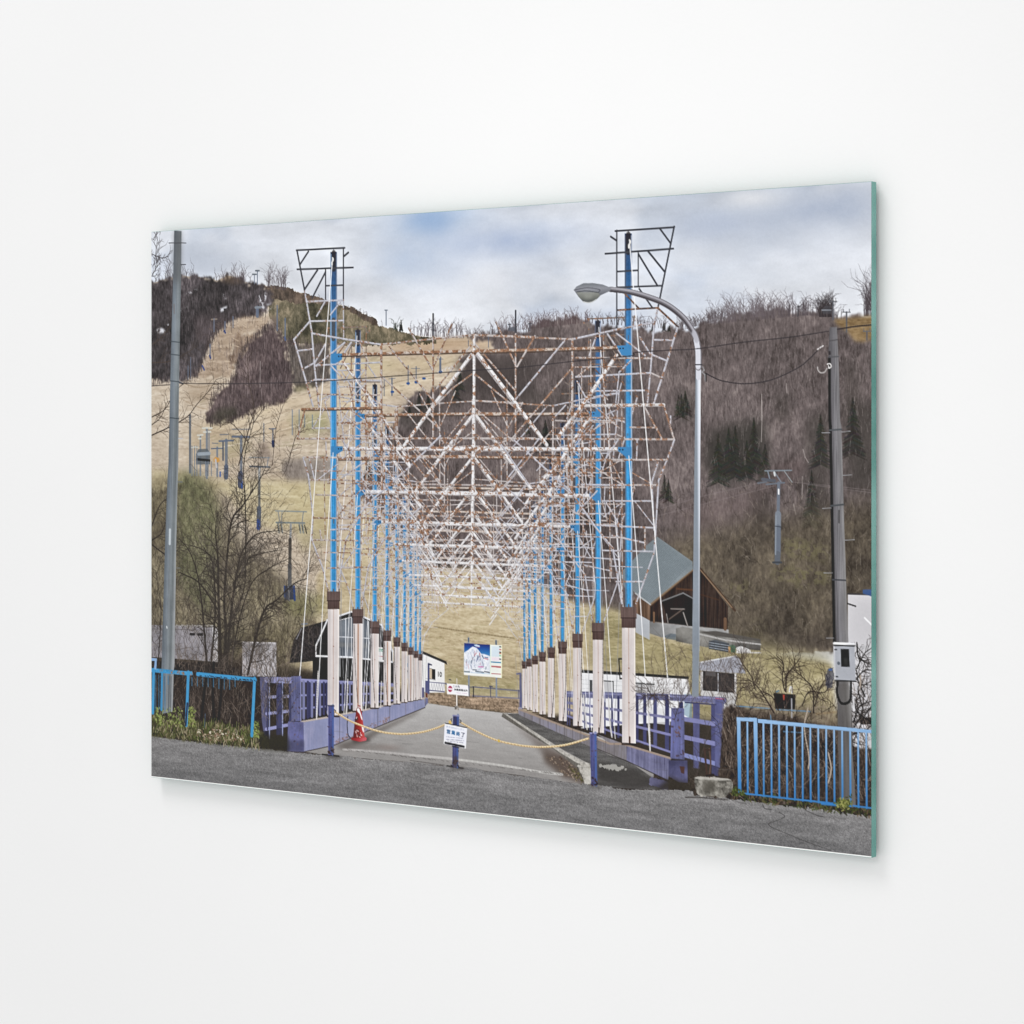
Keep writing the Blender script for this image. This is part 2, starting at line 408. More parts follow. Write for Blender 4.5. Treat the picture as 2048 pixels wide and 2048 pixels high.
for pts, w_, c_ in (((560, 1700, 800, 1640, 1100, 1540, 1480, 1400), 3, (176, 156, 132)), ((640, 1800, 900, 1740, 1200, 1640, 1500, 1560), 2, (222, 208, 186)), ((420, 1600, 640, 1680, 900, 1700, 1300, 1640), 2.4, (168, 150, 126)), ((700, 1880, 1000, 1800, 1400, 1760), 2, (172, 160, 128)), ((380, 1300, 500, 1330, 700, 1290), 2.4, (160, 140, 116)), ((360, 1420, 480, 1480, 560, 1500), 2, (176, 154, 128))):
    path(curve(A(*pts)), w_, c_, .45, own=False)
for pts, w_, c_ in (((400, 1300, 700, 1260, 1000, 1210, 1300, 1130), 2.4, (176, 158, 130)), ((420, 1480, 700, 1380, 1000, 1290, 1280, 1250), 2, (224, 210, 184)), ((760, 1330, 900, 1280, 1140, 1240), 1.6, (160, 142, 116)), ((800, 1000, 1100, 985, 1500, 975), 2, (176, 150, 122))): path(curve(B(*pts)), w_, c_, .45, own=False)
for k in range(520):
    Tf, bx = random.choice(((A, (480, 1300, 1500, 1930)), (B, (0, 1000, 1300, 1500)), (E, (350, 0, 1500, 480)), (F, (0, 0, 400, 900))))
    p = Tf(random.uniform(bx[0], bx[2]), random.uniform(bx[1], bx[3]))[0]; L_ = random.uniform(3, 16)
    seg(p, (p[0] + L_, p[1] - L_ * random.uniform(-.05, .35)), random.uniform(.8, 2.2), random.choice([(150, 134, 112), (222, 208, 184), (140, 126, 104), (168, 158, 124), (206, 188, 160)]), random.uniform(.2, .5), own=False)
cur('printed_wooded_hill', 'dark wooded hilltop on the photograph\'s left')
FA = forest([(44, 41, 42), (66, 61, 62), (90, 83, 86), (126, 115, 118)], 31, .5, .4, .3)
FB = forest([(66, 58, 54), (96, 82, 74), (128, 108, 95), (158, 136, 118)], 41, .5, .15, .5)
FG = forest([(68, 66, 54), (95, 90, 72), (120, 111, 90), (156, 141, 116)], 51, .6, .1, .55)
fill(cat(A(1000, 541, 1080, 552, 1180, 568, 1290, 598, 1400, 636, 1500, 672, 1640, 700, 1760, 758, 1860, 812), B(720, 852, 870, 890, 960, 915, 1060, 935, 1150, 945, 1180, 985, 1000, 1000, 740, 1000), A(1900, 1010, 1640, 1010, 1180, 990, 1120, 900, 1040, 790)), FG, rough=2)
fill(cat(A(1000, 541, 1080, 552, 1180, 568, 1290, 598, 1400, 636, 1500, 672, 1640, 700, 1760, 758, 1860, 812), B(740, 880, 600, 800, 480, 730, 330, 690, 200, 680), A(1250, 690, 1100, 640, 1000, 650)), FB, .85, rough=2)
fill(A(100, 530, 250, 490, 360, 465, 480, 475, 640, 500, 700, 470, 740, 465, 800, 490, 870, 520, 930, 535, 1010, 545, 1060, 640, 1040, 720, 1000, 775, 820, 790, 700, 850, 630, 905, 590, 970, 540, 1080, 480, 1240, 380, 1265, 100, 1290), FA, rough=6)
fill(A(640, 500, 700, 470, 740, 465, 800, 490, 840, 520, 760, 530, 690, 520), (112, 92, 74), .6, soft=3, own=False)
fill(A(450, 780, 640, 760, 720, 800, 640, 880, 560, 1000, 480, 980), (112, 96, 98), .35, soft=6, own=False)
fill(A(1040, 790, 1100, 790, 1120, 900, 1090, 900, 1050, 870), (118, 102, 96), .7, soft=3, own=False)
# paler run on the upper slope
fill(A(820, 790, 1040, 780, 1010, 880, 900, 900, 780, 950, 740, 1060, 770, 1180, 730, 1255, 480, 1255, 560, 1080, 620, 930, 700, 850), grass([(142, 122, 104), (168, 147, 126), (184, 163, 141), (198, 179, 157)], 61), rough=3)
fill(A(780, 930, 980, 900, 960, 980, 860, 1080, 760, 1200, 720, 1140, 760, 1040), forest([(98, 78, 68), (130, 108, 92), (160, 136, 114), (178, 154, 130)], 63), .8, rough=5)
for k in range(60):
    x, y = random.uniform(560, 1000), random.uniform(800, 1240); p = A(x, y)[0]
    seg(p, (p[0] + random.uniform(3, 14), p[1] + random.uniform(-1, 5)), random.uniform(.8, 2), random.choice([(126, 102, 82), (212, 192, 164), (140, 118, 96)]), .45, own=False)
cur('printed_bare_wood', 'dark purple brown bare wood on the slope in the photograph')
FW = forest([(54, 46, 47), (80, 68, 69), (104, 89, 89), (136, 118, 116)], 71, .4, .5, .3)
fill(A(1000, 890, 1080, 890, 1140, 960, 1172, 1030, 1184, 1180, 1222, 1280, 1212, 1360, 1120, 1440, 940, 1500, 800, 1570, 640, 1612, 540, 1590, 590, 1480, 620, 1370, 760, 1280, 800, 1150, 850, 1030, 920, 960), FW, rough=6)
fill(A(560, 1590, 640, 1500, 760, 1480, 820, 1540, 700, 1600, 620, 1612), (66, 66, 52), .6, soft=5, own=False)
fill(A(1184, 985, 1260, 1000, 1500, 1010, 1512, 1290, 1330, 1332, 1230, 1362, 1222, 1280), forest([(56, 50, 49), (80, 73, 70), (100, 92, 86), (124, 112, 104)], 73, .4, .4, .3), rough=5)
fill(A(1220, 1330, 1400, 1300, 1330, 1345, 1250, 1370), (112, 108, 74), .6, soft=3, own=False)
for Tf, bx, n, cs in ((A, (620, 1000, 1220, 1430), 70, [(140, 124, 124), (156, 140, 140), (50, 42, 44)]), (A, (380, 600, 950, 1150), 60, [(120, 108, 112), (136, 124, 126), (40, 36, 38)]), (A, (1200, 1080, 1500, 1290), 40, [(140, 130, 126), (150, 138, 134)])):
    for k in range(n):
        x, y = random.uniform(bx[0], bx[2]), random.uniform(bx[1], bx[3]); h_ = random.uniform(25, 90)
        P = Tf(x, y, x + random.uniform(-6, 6), y - h_)
        if tuple(ids[int(np.clip(P[0][1], 0, PH - 1)), int(np.clip(P[0][0], 0, PW - 1))].reshape(-1)) [0] in (2, 3): seg(P[0], P[1], .9, random.choice(cs), .5, own=False)
for bd in (A(1000, 890, 1080, 890, 1140, 960, 1172, 1030, 1184, 1180, 1222, 1280), A(590, 1480, 620, 1370, 760, 1280, 800, 1150, 850, 1030, 920, 960, 1000, 890), A(1212, 1360, 1120, 1440, 940, 1500, 800, 1570, 640, 1612, 540, 1590), A(1000, 775, 820, 790, 700, 850, 630, 905, 590, 970, 540, 1080, 480, 1240), A(1184, 985, 1260, 1000, 1500, 1010), A(480, 1240, 380, 1265, 100, 1290)):
    cb = curve(bd, 10)
    for k in range(len(cb) * 5):
        p = cb[random.randrange(len(cb))] + (random.gauss(0, 3), random.gauss(0, 3))
        seg(p, (p[0] + random.gauss(0, .8), p[1] - random.uniform(3, 10)), random.uniform(.7, 1.5), random.choice([(74, 64, 64), (92, 80, 80), (112, 98, 96), (60, 52, 52)]), random.uniform(.3, .75))
# snow
cur('printed_snow_patch', 'white snow patches on the hill in the photograph')
def snow(pts):
    m = blur(pmask(pts), 1) * sstep(.36, .56, N_EDGE * .6 + fbm(3, 6, 17, 2) * .4); put(m, (214, 216, 224), .9)
snow(A(955, 620, 975, 620, 985, 670, 1000, 600, 1018, 600, 1012, 650, 985, 690, 1005, 715, 990, 730, 960, 690)); snow(A(655, 725, 690, 710, 715, 700, 700, 735, 660, 750)); snow(A(165, 880, 200, 870, 235, 885, 235, 908, 180, 915)); snow(A(1005, 735, 1080, 705, 1060, 722, 1010, 742)); snow(A(668, 612, 695, 618, 685, 630, 665, 625)); snow(A(390, 605, 420, 590, 490, 572, 440, 600, 400, 612)); snow(A(350, 735, 410, 705, 385, 735, 350, 750)); snow(A(1010, 690, 1055, 680, 1030, 700)); snow(A(240, 840, 275, 845, 255, 875)); snow(A(685, 638, 712, 640, 700, 648))
snow(B(1150, 1215, 1200, 1195, 1300, 1162, 1310, 1172, 1240, 1205, 1160, 1222))

# trees on the skyline
cur('printed_skyline_trees', 'bare trees along the hill crest in the photograph')
def crest(Tf, x0, y0, x1, y1, n, h0, h1, col, w=1.0):
    for k in range(n):
        f = random.random(); x, y = x0 + (x1 - x0) * f, y0 + (y1 - y0) * f
        p = Tf(x, y)[0]; hh_ = random.uniform(h0, h1)
        twig((p[0], p[1] + 2), -math.pi / 2 + random.gauss(0, .08), hh_, w, 2, col, .7, .5, .2)
crest(A, 180, 505, 300, 480, 14, 10, 24, (92, 86, 90)); crest(A, 360, 468, 480, 475, 12, 6, 20, (90, 84, 88)); crest(A, 620, 495, 900, 525, 20, 8, 16, (84, 74, 76)); crest(A, 740, 468, 900, 520, 18, 10, 18, (92, 82, 86))
crest(A, 1020, 548, 1180, 570, 42, 14, 26, (92, 82, 86)); crest(A, 1280, 600, 1800, 780, 12, 4, 9, (104, 92, 90)); crest(B, 480, 730, 750, 850, 9, 4, 10, (110, 100, 98))
crest(B, 960, 915, 1380, 940, 60, 10, 20, (88, 78, 82)); crest(B, 830, 880, 900, 895, 8, 8, 16, (64, 66, 58)); crest(B, 1400, 940, 1930, 900, 70, 6, 14, (92, 82, 84))
def conifer(p, h_, w_, col, a=.9):
    for k in range(int(h_ * 1.6)):
        f = k / (h_ * 1.6); y = p[1] - h_ * f; ww = w_ * (1 - f) * random.uniform(.35, 1.05)
        seg((p[0] - ww, y + ww * .35), (p[0], y - 1), 1.3, tuple(c * random.uniform(.75, 1.2) for c in col), a); seg((p[0] + ww, y + ww * .35), (p[0], y - 1), 1.3, tuple(c * random.uniform(.75, 1.2) for c in col), a)
conifer(B(895, 892)[0], 15, 4, (52, 58, 52)); conifer(B(850, 880)[0], 8, 3, (70, 74, 68))

cur('printed_forest_hillside', 'purple brown leafless forest hillside in the photograph')
FR = forest([(74, 66, 64), (98, 88, 87), (117, 105, 104), (142, 129, 126)], 81, .46, .40, .35)
skl = cat(B(1300, 948, 1450, 925, 1560, 905, 1700, 895), C(480, 1010, 580, 992, 700, 1015, 760, 965, 850, 930, 930, 912, 1080, 912, 1190, 935, 1300, 985, 1400, 985, 1560, 990, 1680, 1020, 1720, 1035, 1760, 1005, 1900, 965),
          D(330, 1232, 450, 1212, 570, 1170, 700, 1132, 850, 1100, 1000, 1068, 1120, 1050, 1220, 1085, 1350, 1115, 1410, 1070, 1440, 1045, 1500, 1050, 1520, 1140, 1620, 1145, 1840, 1118))
fr = cat(skl, H(1840, 300, 1840, 1932, 900, 1932, 500, 1770), G(1550, 1720, 1300, 1610, 1080, 1600), F(1500, 1250, 1060, 1180, 900, 1000, 700, 690, 600, 660, 570, 500), B(850, 1620, 900, 1500, 960, 1400, 1130, 1350, 1300, 1290, 1400, 1180, 1330, 1090, 1620, 1062, 1600, 975))
fill(fr, FR, rough=5)
crest(C, 480, 1010, 1190, 930, 120, 8, 17, (96, 80, 82)); crest(C, 1190, 935, 1930, 990, 70, 6, 13, (88, 78, 80)); crest(D, 330, 1230, 700, 1130, 70, 7, 14, (90, 80, 82)); crest(D, 570, 1175, 1350, 1105, 130, 10, 22, (98, 88, 92)); crest(D, 700, 1150, 1200, 1090, 60, 14, 26, (110, 100, 104))
crest(D, 1180, 1110, 1420, 1110, 30, 10, 18, (88, 80, 84)); crest(D, 1420, 1120, 1515, 1120, 60, 16, 24, (66, 60, 62)); crest(D, 1760, 1115, 1840, 1115, 26, 22, 44, (84, 76, 80), 1.2); crest(D, 1530, 1140, 1600, 1140, 10, 8, 14, (104, 98, 100))
# darker stands, evergreens, pale trunks
stand(B(1310, 1110, 1440, 1110, 1930, 1080, 1930, 1400, 1700, 1440, 1440, 1400, 1320, 1480, 1220, 1500, 1330, 1330), (68, 62, 60), .6)
stand(B(870, 1570, 950, 1450, 1130, 1440, 1230, 1560, 1060, 1620, 900, 1640), (70, 66, 62), .6)
stand(C(320, 1180, 560, 1180, 1030, 1200, 900, 1300, 640, 1400, 330, 1420), (80, 72, 70), .45)
stand(C(620, 1480, 1050, 1480, 1050, 1640, 640, 1640), (84, 78, 74), .4)
stand(H(560, 250, 760, 180, 1000, 140, 1040, 500, 900, 620, 620, 640, 520, 480), (56, 54, 50), .8, 9); stand(H(1320, 120, 1500, 60, 1510, 1000, 1380, 1000, 1300, 700), (64, 60, 56), .6, 8); stand(H(1600, 0, 1830, 0, 1830, 700, 1640, 700), (66, 62, 58), .65, 8)
stand(H(880, 700, 1040, 680, 1040, 960, 900, 960), (62, 56, 52), .5); stand(D(330, 1700, 460, 1740, 440, 1930, 330, 1930), (60, 58, 54), .55); stand(D(1080, 1720, 1190, 1720, 1190, 1930, 1080, 1930), (60, 56, 52), .5); stand(D(1600, 1480, 1720, 1480, 1760, 1930, 1620, 1930), (76, 70, 66), .5)
for Tf, xy in ((B, ((1035, 1500, 26, 8), (1105, 1480, 20, 8), (1350, 1350, 30, 9), (1320, 1420, 26, 10), (960, 1560, 16, 7))), (H, ((640, 640, 74, 18), (720, 560, 62, 17), (770, 600, 66, 16), (915, 560, 72, 16), (860, 600, 50, 15), (1000, 620, 46, 14), (225, 760, 30, 9), (1430, 500, 70, 18), (1360, 980, 70, 16), (1680, 420, 70, 18))), (C, ((860, 1890, 26, 9), (1900, 1680, 34, 12), (1930, 1640, 28, 10))), (D, ((390, 1890, 26, 10), (220, 1240, 10, 4), (260, 1245, 8, 3), (130, 1245, 6, 3))), (G, ((1880, 120, 26, 9), (1800, 780, 30, 9), (850, 280, 22, 8), (720, 260, 16, 7))), (F, ((640, 470, 28, 9), (690, 440, 22, 9)))):
    for x, y, h_, w_ in xy: conifer(Tf(x, y)[0], h_ * random.uniform(.9, 1.1), w_ * 1.15, (52, 53, 48), .42)
for k in range(2600):
    Tf, bx = random.choice(((C, (640, 1250, 1900, 1900)), (D, (330, 1300, 1830, 1900)), (D, (330, 1300, 1830, 1900)), (H, (0, 0, 1830, 900)), (H, (0, 0, 1830, 900)), (G, (300, 450, 1930, 900)), (F, (1000, 40, 1930, 700))))
    x, y = random.uniform(bx[0], bx[2]), random.uniform(bx[1], bx[3]); h_ = random.uniform(12, 60)
    P = Tf(x, y, x + random.gauss(0, 7), y - h_)
    i_ = int(np.clip(P[1][1], 0, PH - 1)), int(np.clip(P[1][0], 0, PW - 1))
    if ids[i_] == CUR[0]: seg(P[0], P[1], random.uniform(.6, 1.0), random.choice([(150, 136, 136), (136, 122, 124), (168, 156, 154), (58, 52, 52), (66, 58, 58)]), random.uniform(.10, .40), own=False)
def grove(n, spots, idx, cols, a, h0, h1):
    for k in range(n):
        Tf, bx = random.choice(spots); p = Tf(random.uniform(bx[0], bx[2]), random.uniform(bx[1], bx[3]))[0]
        i_ = int(np.clip(p[1], 0, PH - 1)), int(np.clip(p[0], 0, PW - 1))
        if ids[i_] in idx: twig(p, -math.pi / 2 + random.gauss(0, .1), random.uniform(h0, h1), random.uniform(.8, 1.2), 1, random.choice(cols), a * random.uniform(.6, 1.2), .5, .15, .2, own=False)
grove(1300, ((C, (640, 1100, 1930, 1930)), (D, (330, 1250, 1830, 1930)), (D, (330, 1250, 1830, 1930)), (H, (0, 0, 1830, 900)), (G, (300, 450, 1930, 1000)), (F, (1000, 40, 1930, 700))), (CUR[0],), [(146, 132, 130), (162, 150, 146), (132, 116, 114), (64, 56, 55), (72, 62, 60)], .34, 7, 17)
grove(420, ((A, (140, 560, 1000, 1280)), (A, (620, 920, 1500, 1580))), tuple(j for j, q in enumerate(names) if q[0] in ('printed_wooded_hill', 'printed_bare_wood')), [(124, 110, 112), (140, 126, 126), (52, 45, 46)], .32, 5, 11)
for Tf, pts in ((H, (975, 0, 978, 120, 972, 320)), (H, (1295, 380, 1310, 440, 1335, 480)), (H, (1220, 800, 1240, 880)), (H, (1290, 590, 1285, 760)), (D, (975, 1730, 972, 1930)), (D, (1165, 1650, 1170, 1720)), (A, (968, 1130, 966, 1330))):
    path(Tf(*pts), 1.2, (172, 162, 158), .7, own=False)
stand(H(960, 560, 1320, 430, 1330, 560, 1050, 700, 920, 650), (124, 104, 104), .3, 6); stand(H(250, 900, 480, 780, 1020, 640, 900, 900, 500, 1000), (118, 100, 98), .35, 10)
FBR = forest([(56, 50, 42), (80, 72, 60), (102, 92, 76), (128, 116, 94)], 91, .45, .25, .45)
mlow = blur(pmask(cat(H(180, 1080, 600, 1000, 1000, 900, 1500, 850, 1840, 760, 1840, 1932, 900, 1932, 500, 1770))), 14); put(mlow, FBR, .8, own=False)
fill(D(1530, 1152, 1620, 1145, 1840, 1120, 1840, 1300, 1760, 1330, 1690, 1320, 1640, 1250, 1560, 1200), grass([(112, 88, 58), (138, 112, 74), (158, 130, 88), (172, 146, 104)], 93), .9, soft=2, own=False)
for pts in ((1120, 1090, 1200, 1060, 1480, 1130, 1490, 1230, 1150, 1210), (1040, 1300, 1250, 1280, 1500, 1300, 1500, 1420, 1250, 1430, 1080, 1380), (690, 1440, 860, 1380, 900, 1460, 730, 1500), (860, 1740, 1000, 1720, 980, 1800)):
    m = blur(pmask(H(*pts)), 7) * sstep(.42, .62, fbm(6, 4, 95 + len(pts), 3)); put(m, (124, 118, 80), .55, own=False)
for k in range(420):
    x, y = random.uniform(200, 1820), random.uniform(650, 1900); p = H(x, y)[0]
    i_ = int(np.clip(p[1], 0, PH - 1)), int(np.clip(p[0], 0, PW - 1))
    if ids[i_] == CUR[0]: twig(p, -math.pi / 2 + random.gauss(0, .5), random.uniform(5, 15), .8, 1, random.choice([(140, 126, 112), (156, 144, 130), (48, 42, 38), (60, 52, 46), (112, 98, 88)]), .5, own=False)

# ---------------------------------------------------------------- lower slopes
cur('printed_bank', 'dark earth beside the walkway in the photograph')
fill(cat(E(100, 1600, 1300, 1640), J(300, 700), K(300, 860, 1050, 700), L(300, 1000, 1932, 1000), M(1700, 700, 1700, 1700, 0, 1500), J(1932, 1750, 0, 1600), I(100, 1500)), tint((70, 61, 54), N_MID * .5 + N_FINE * .5, .6), soft=6)
cur('printed_lower_meadow', 'pale dry grass meadow behind the walkway in the photograph')
GM = grass([(160, 142, 110), (187, 169, 134), (203, 187, 153), (218, 204, 174)], 101)
GO = grass([(120, 112, 76), (148, 138, 98), (168, 157, 115), (188, 177, 136)], 103)
fill(cat(F(560, 760, 700, 720, 1000, 1180, 1500, 1180, 1932, 1300), G(1090, 1560, 1300, 1600, 1450, 1640, 1560, 1780, 1932, 1880), H(500, 1932, 900, 1932), M(1250, 200, 1300, 700, 0, 700), K(1050, 1180, 170, 1100), J(1380, 1090, 600, 900, 0, 700), E(1400, 1500, 1400, 1250)), GM, soft=3)
fill(cat(G(1150, 1600, 1300, 1600, 1450, 1640, 1560, 1780, 1932, 1880), H(560, 1800, 1100, 1890), M(1250, 150, 1300, 700, 0, 700), L(600, 800, 300, 780, 250, 300)), GO, .8, soft=10, own=False)
fill(K(340, 730, 480, 790, 900, 860, 1060, 840, 1060, 1030, 340, 1030), GO, .85, soft=7, own=False)
fill(K(170, 985, 500, 1000, 1060, 1050, 1060, 1190, 430, 1130, 170, 1090), tint((152, 130, 108), N_HST * .5 + N_FINE * .5, .45), soft=1, own=False)
for k in range(300):
    x, y = random.uniform(100, 1050), random.uniform(330, 1000); p = K(x, y)[0]
    seg(p, (p[0] + random.uniform(3, 12), p[1] + random.uniform(-.5, 2)), .9, random.choice([(150, 128, 92), (226, 210, 178), (138, 124, 88), (168, 160, 112)]), .4, own=False)
path(curve(K(230, 350, 420, 380, 700, 420, 1000, 460)), 2.2, (140, 122, 92), .5, own=False)
for k in range(240):
    x, y = random.uniform(1100, 1930), random.uniform(1600, 1930); p = G(x, y)[0]
    seg(p, (p[0] + random.uniform(2, 8), p[1] + random.uniform(-.5, 2)), .9, random.choice([(128, 118, 76), (196, 184, 140), (110, 108, 66)]), .35, own=False)
# left bank below the slope
fill(E(130, 420, 330, 440, 500, 480, 700, 500, 1540, 500, 1540, 900, 1300, 900, 900, 860, 700, 600, 130, 600), grass([(168, 152, 112), (188, 172, 130), (202, 188, 146), (214, 202, 164)], 105), .8, soft=6, own=False)
stand(J(-300, 720, 300, 800, 700, 900, 1340, 1000, 1300, 1120, 100, 1560, -400, 1500), (58, 52, 46), .9, 6)
stand(L(100, 1010, 700, 1150, 1300, 1250, 1700, 1250, 1700, 1800, 1200, 1800, 300, 1450), (66, 60, 54), .9, 6)
cur('printed_bank', 'brushy bank with a green willow on the photograph\'s left')
FL = forest([(60, 54, 44), (92, 84, 66), (120, 111, 86), (154, 143, 112)], 111, .4, .35, .6)
put(blur(pmask(E(80, 520, 300, 480, 640, 560, 720, 800, 800, 960, 900, 1050, 1150, 1250, 1300, 1400, 1400, 1560, 1300, 1932, 80, 1932)), 14), FL, .85)
FGr = forest([(74, 75, 54), (100, 102, 72), (124, 124, 88), (150, 147, 112)], 113, .4, .3, .55)
put(blur(pmask(E(330, 440, 460, 430, 580, 540, 640, 700, 650, 1000, 620, 1300, 560, 1560, 420, 1400, 330, 1300)), 9), FGr, .78)
fill(E(1150, 350, 1300, 330, 1560, 340, 1560, 500, 1180, 500, 1130, 430), forest([(92, 84, 80), (120, 110, 105), (142, 132, 126), (166, 156, 148)], 115), .8, soft=4, own=False)
fill(E(940, 340, 960, 240, 1000, 190, 1050, 300, 1060, 360), forest([(92, 78, 72), (126, 110, 102), (152, 136, 124), (176, 160, 146)], 116), .6, soft=4, own=False)
fill(E(1130, 1450, 1230, 1370, 1440, 1380, 1490, 1500, 1300, 1560, 1150, 1500), (128, 128, 78), .5, soft=7, own=False)
stand(I(162, 650, 1200, 680, 1450, 900, 1200, 1400, 162, 1250), (52, 44, 40), .85, 9); stand(E(130, 640, 240, 600, 260, 1000, 130, 1100), (98, 88, 66), .4)

# ---------------------------------------------------------------- lift towers and masts
cur('printed_slope_mast', 'small far lift masts dotted over the slope in the photograph')
BL, GL = (104, 116, 138), (122, 132, 146)
def pole(Tf, x, y0, y1, w, c=BL, a=.9, x2=None): ln(Tf, (x, y0, x if x2 is None else x2, y1), w, c, a)
for x, y0, y1, w in ((695, 825, 910, 9), (757, 785, 870, 8), (1098, 700, 890, 10), (1160, 800, 965, 11), (580, 1000, 1100, 9), (945, 435, 535, 7), (922, 460, 530, 6), (945, 715, 780, 22), (410, 1165, 1270, 6), (430, 1100, 1270, 5), (610, 800, 900, 7)): pole(A, x, y0, y1, w)
for x, y in ((945, 430), (922, 458)): ln(A, (x - 14, y, x + 14, y), 12, (110, 118, 128)); ln(A, (x - 10, y - 9, x + 10, y - 9), 6, (200, 204, 210))
ln(A, (930, 715, 970, 712), 18, (128, 136, 146)); ln(A, (520, 1165, 535, 1195), 12, (76, 92, 150)); ln(A, (690, 895, 698, 910), 12, (60, 80, 140)); ln(A, (577, 1085, 583, 1105), 12, (60, 80, 140))
ln(A, (1155, 945, 1163, 965), 12, (80, 96, 140))
for x, y0, y1, w in ((780, 740, 850, 8), (1195, 1110, 1220, 9), (950, 1165, 1310, 8), (1012, 1172, 1300, 8), (825, 1262, 1390, 11), (765, 1255, 1395, 7), (1415, 970, 1010, 6), (1570, 940, 1020, 6), (1142, 1100, 1130, 5)): pole(B, x, y0, y1, w)
for x, y in ((950, 1300), (1012, 1290), (1072, 1262), (828, 1365), (1200, 1212)): ln(B, (x - 7, y, x + 7, y), 18, (62, 102, 168))
ln(B, (975, 1185, 1040, 1185), 6, BL, .7); ln(B, (1175, 1112, 1220, 1112), 6, BL, .7); ln(B, (800, 1265, 850, 1260), 6, BL, .7); ln(B, (770, 735, 790, 735), 8, GL)
cur('printed_floodlight_mast', 'floodlight masts and lift station on the slope in the photograph')
pole(E, 425, 0, 440, 16, (98, 108, 122)); pole(E, 505, 160, 462, 12, GL); pole(E, 555, 105, 482, 17, GL); pole(E, 572, 120, 300, 8, GL); pole(E, 635, 250, 468, 15, GL); pole(E, 705, 195, 475, 22, (112, 122, 138)); ln(E, (705, 400, 703, 475), 34, (98, 108, 128)); pole(E, 820, 165, 470, 20, (112, 122, 138)); ln(E, (815, 455, 812, 540), 38, (84, 90, 110)); ln(E, (826, 520, 826, 560), 14, (58, 98, 180))
ln(E, (650, 200, 760, 195), 14, BL); ln(E, (655, 150, 720, 148), 6, BL); ln(E, (752, 165, 885, 168), 16, BL); ln(E, (750, 108, 890, 108), 7, BL, .8); ln(E, (590, 258, 682, 255), 10, BL); ln(E, (595, 215, 640, 218), 6, BL); pole(E, 680, 210, 345, 12, (76, 88, 110)); pole(E, 658, 440, 470, 12, (74, 108, 180))
for x, y in ((492, 155), (515, 152), (530, 100), (555, 98), (585, 100), (540, 130), (575, 128), (500, 180)): ln(E, (x - 9, y, x + 9, y), 14, (206, 206, 196), .9)
fill(E(470, 300, 490, 262, 560, 258, 580, 300, 580, 380, 470, 380), (96, 104, 112), .85); ln(E, (490, 300, 575, 295), 26, (150, 160, 170)); ln(E, (478, 340, 575, 350), 20, (44, 48, 54))
for x in (440, 460, 478, 545, 565, 590): pole(E, x, 240 if x < 480 else 360, 465, 8, GL, .8)
for x, y in ((445, 250), (460, 245), (480, 248)): ln(E, (x - 8, y, x + 8, y), 10, (196, 198, 190), .8)
fill(E(605, 340, 620, 322, 650, 330, 655, 355, 640, 365, 610, 360), (208, 150, 70)); ln(E, (622, 345, 630, 400), 14, (190, 186, 186))
cur('printed_lift_tower', 'lift tower with blue base halfway up the bank in the photograph')
pole(E, 960, 405, 820, 18, (104, 108, 112)); pole(E, 961, 415, 470, 12, (196, 200, 202)); ln(E, (958, 720, 956, 860), 34, (96, 104, 118)); ln(E, (952, 820, 952, 870), 26, (56, 92, 182)); ln(E, (885, 395, 1040, 400), 12, (92, 100, 112)); ln(E, (880, 325, 1040, 328), 8, (128, 138, 146), .8); ln(E, (1030, 325, 1020, 395), 6, GL)
pole(E, 995, 65, 200, 8, BL, .8); pole(E, 1065, 105, 230, 10, BL, .9); ln(E, (1065, 205, 1068, 235), 22, (60, 72, 108)); ln(E, (1035, 105, 1085, 105), 8, BL)
for x in (1310, 1370, 1215, 1268): pole(E, x, -40 if x < 1300 else 0, 150 if x < 1300 else 90, 8, (92, 120, 160), .6)
cur('printed_lift_tower', 'lift tower with cross arms behind the bare tree in the photograph')
ln(E, (1085, 738, 1325, 745), 9, (138, 150, 156)); ln(E, (1090, 828, 1310, 832), 12, (122, 134, 140)); ln(E, (1105, 745, 1120, 830), 6, GL); ln(E, (1300, 748, 1290, 830), 6, GL); ln(E, (1135, 745, 1130, 830), 5, GL)
for x in (1105, 1130, 1270, 1292): ln(E, (x, 840, x + 8, 905), 13, (132, 140, 142), .85); ln(E, (x - 4, 850, x + 3, 890), 6, (60, 62, 60), .8)
ln(E, (1310, 850, 1325, 910), 8, (52, 54, 56))
pole(E, 1203, 845, 960, 16, (152, 156, 160), 1, 1200); pole(E, 1198, 960, 1170, 24, (84, 80, 76), 1, 1195); pole(E, 1195, 1160, 1330, 30, (90, 92, 96)); fill(E(1150, 1320, 1235, 1316, 1240, 1420, 1155, 1430), (66, 70, 84)); ln(E, (1228, 1322, 1234, 1425), 16, (48, 74, 140)); ln(E, (1154, 1322, 1156, 1400), 12, (54, 78, 140)); ln(E, (1185, 1330, 1190, 1430), 12, (112, 112, 116))
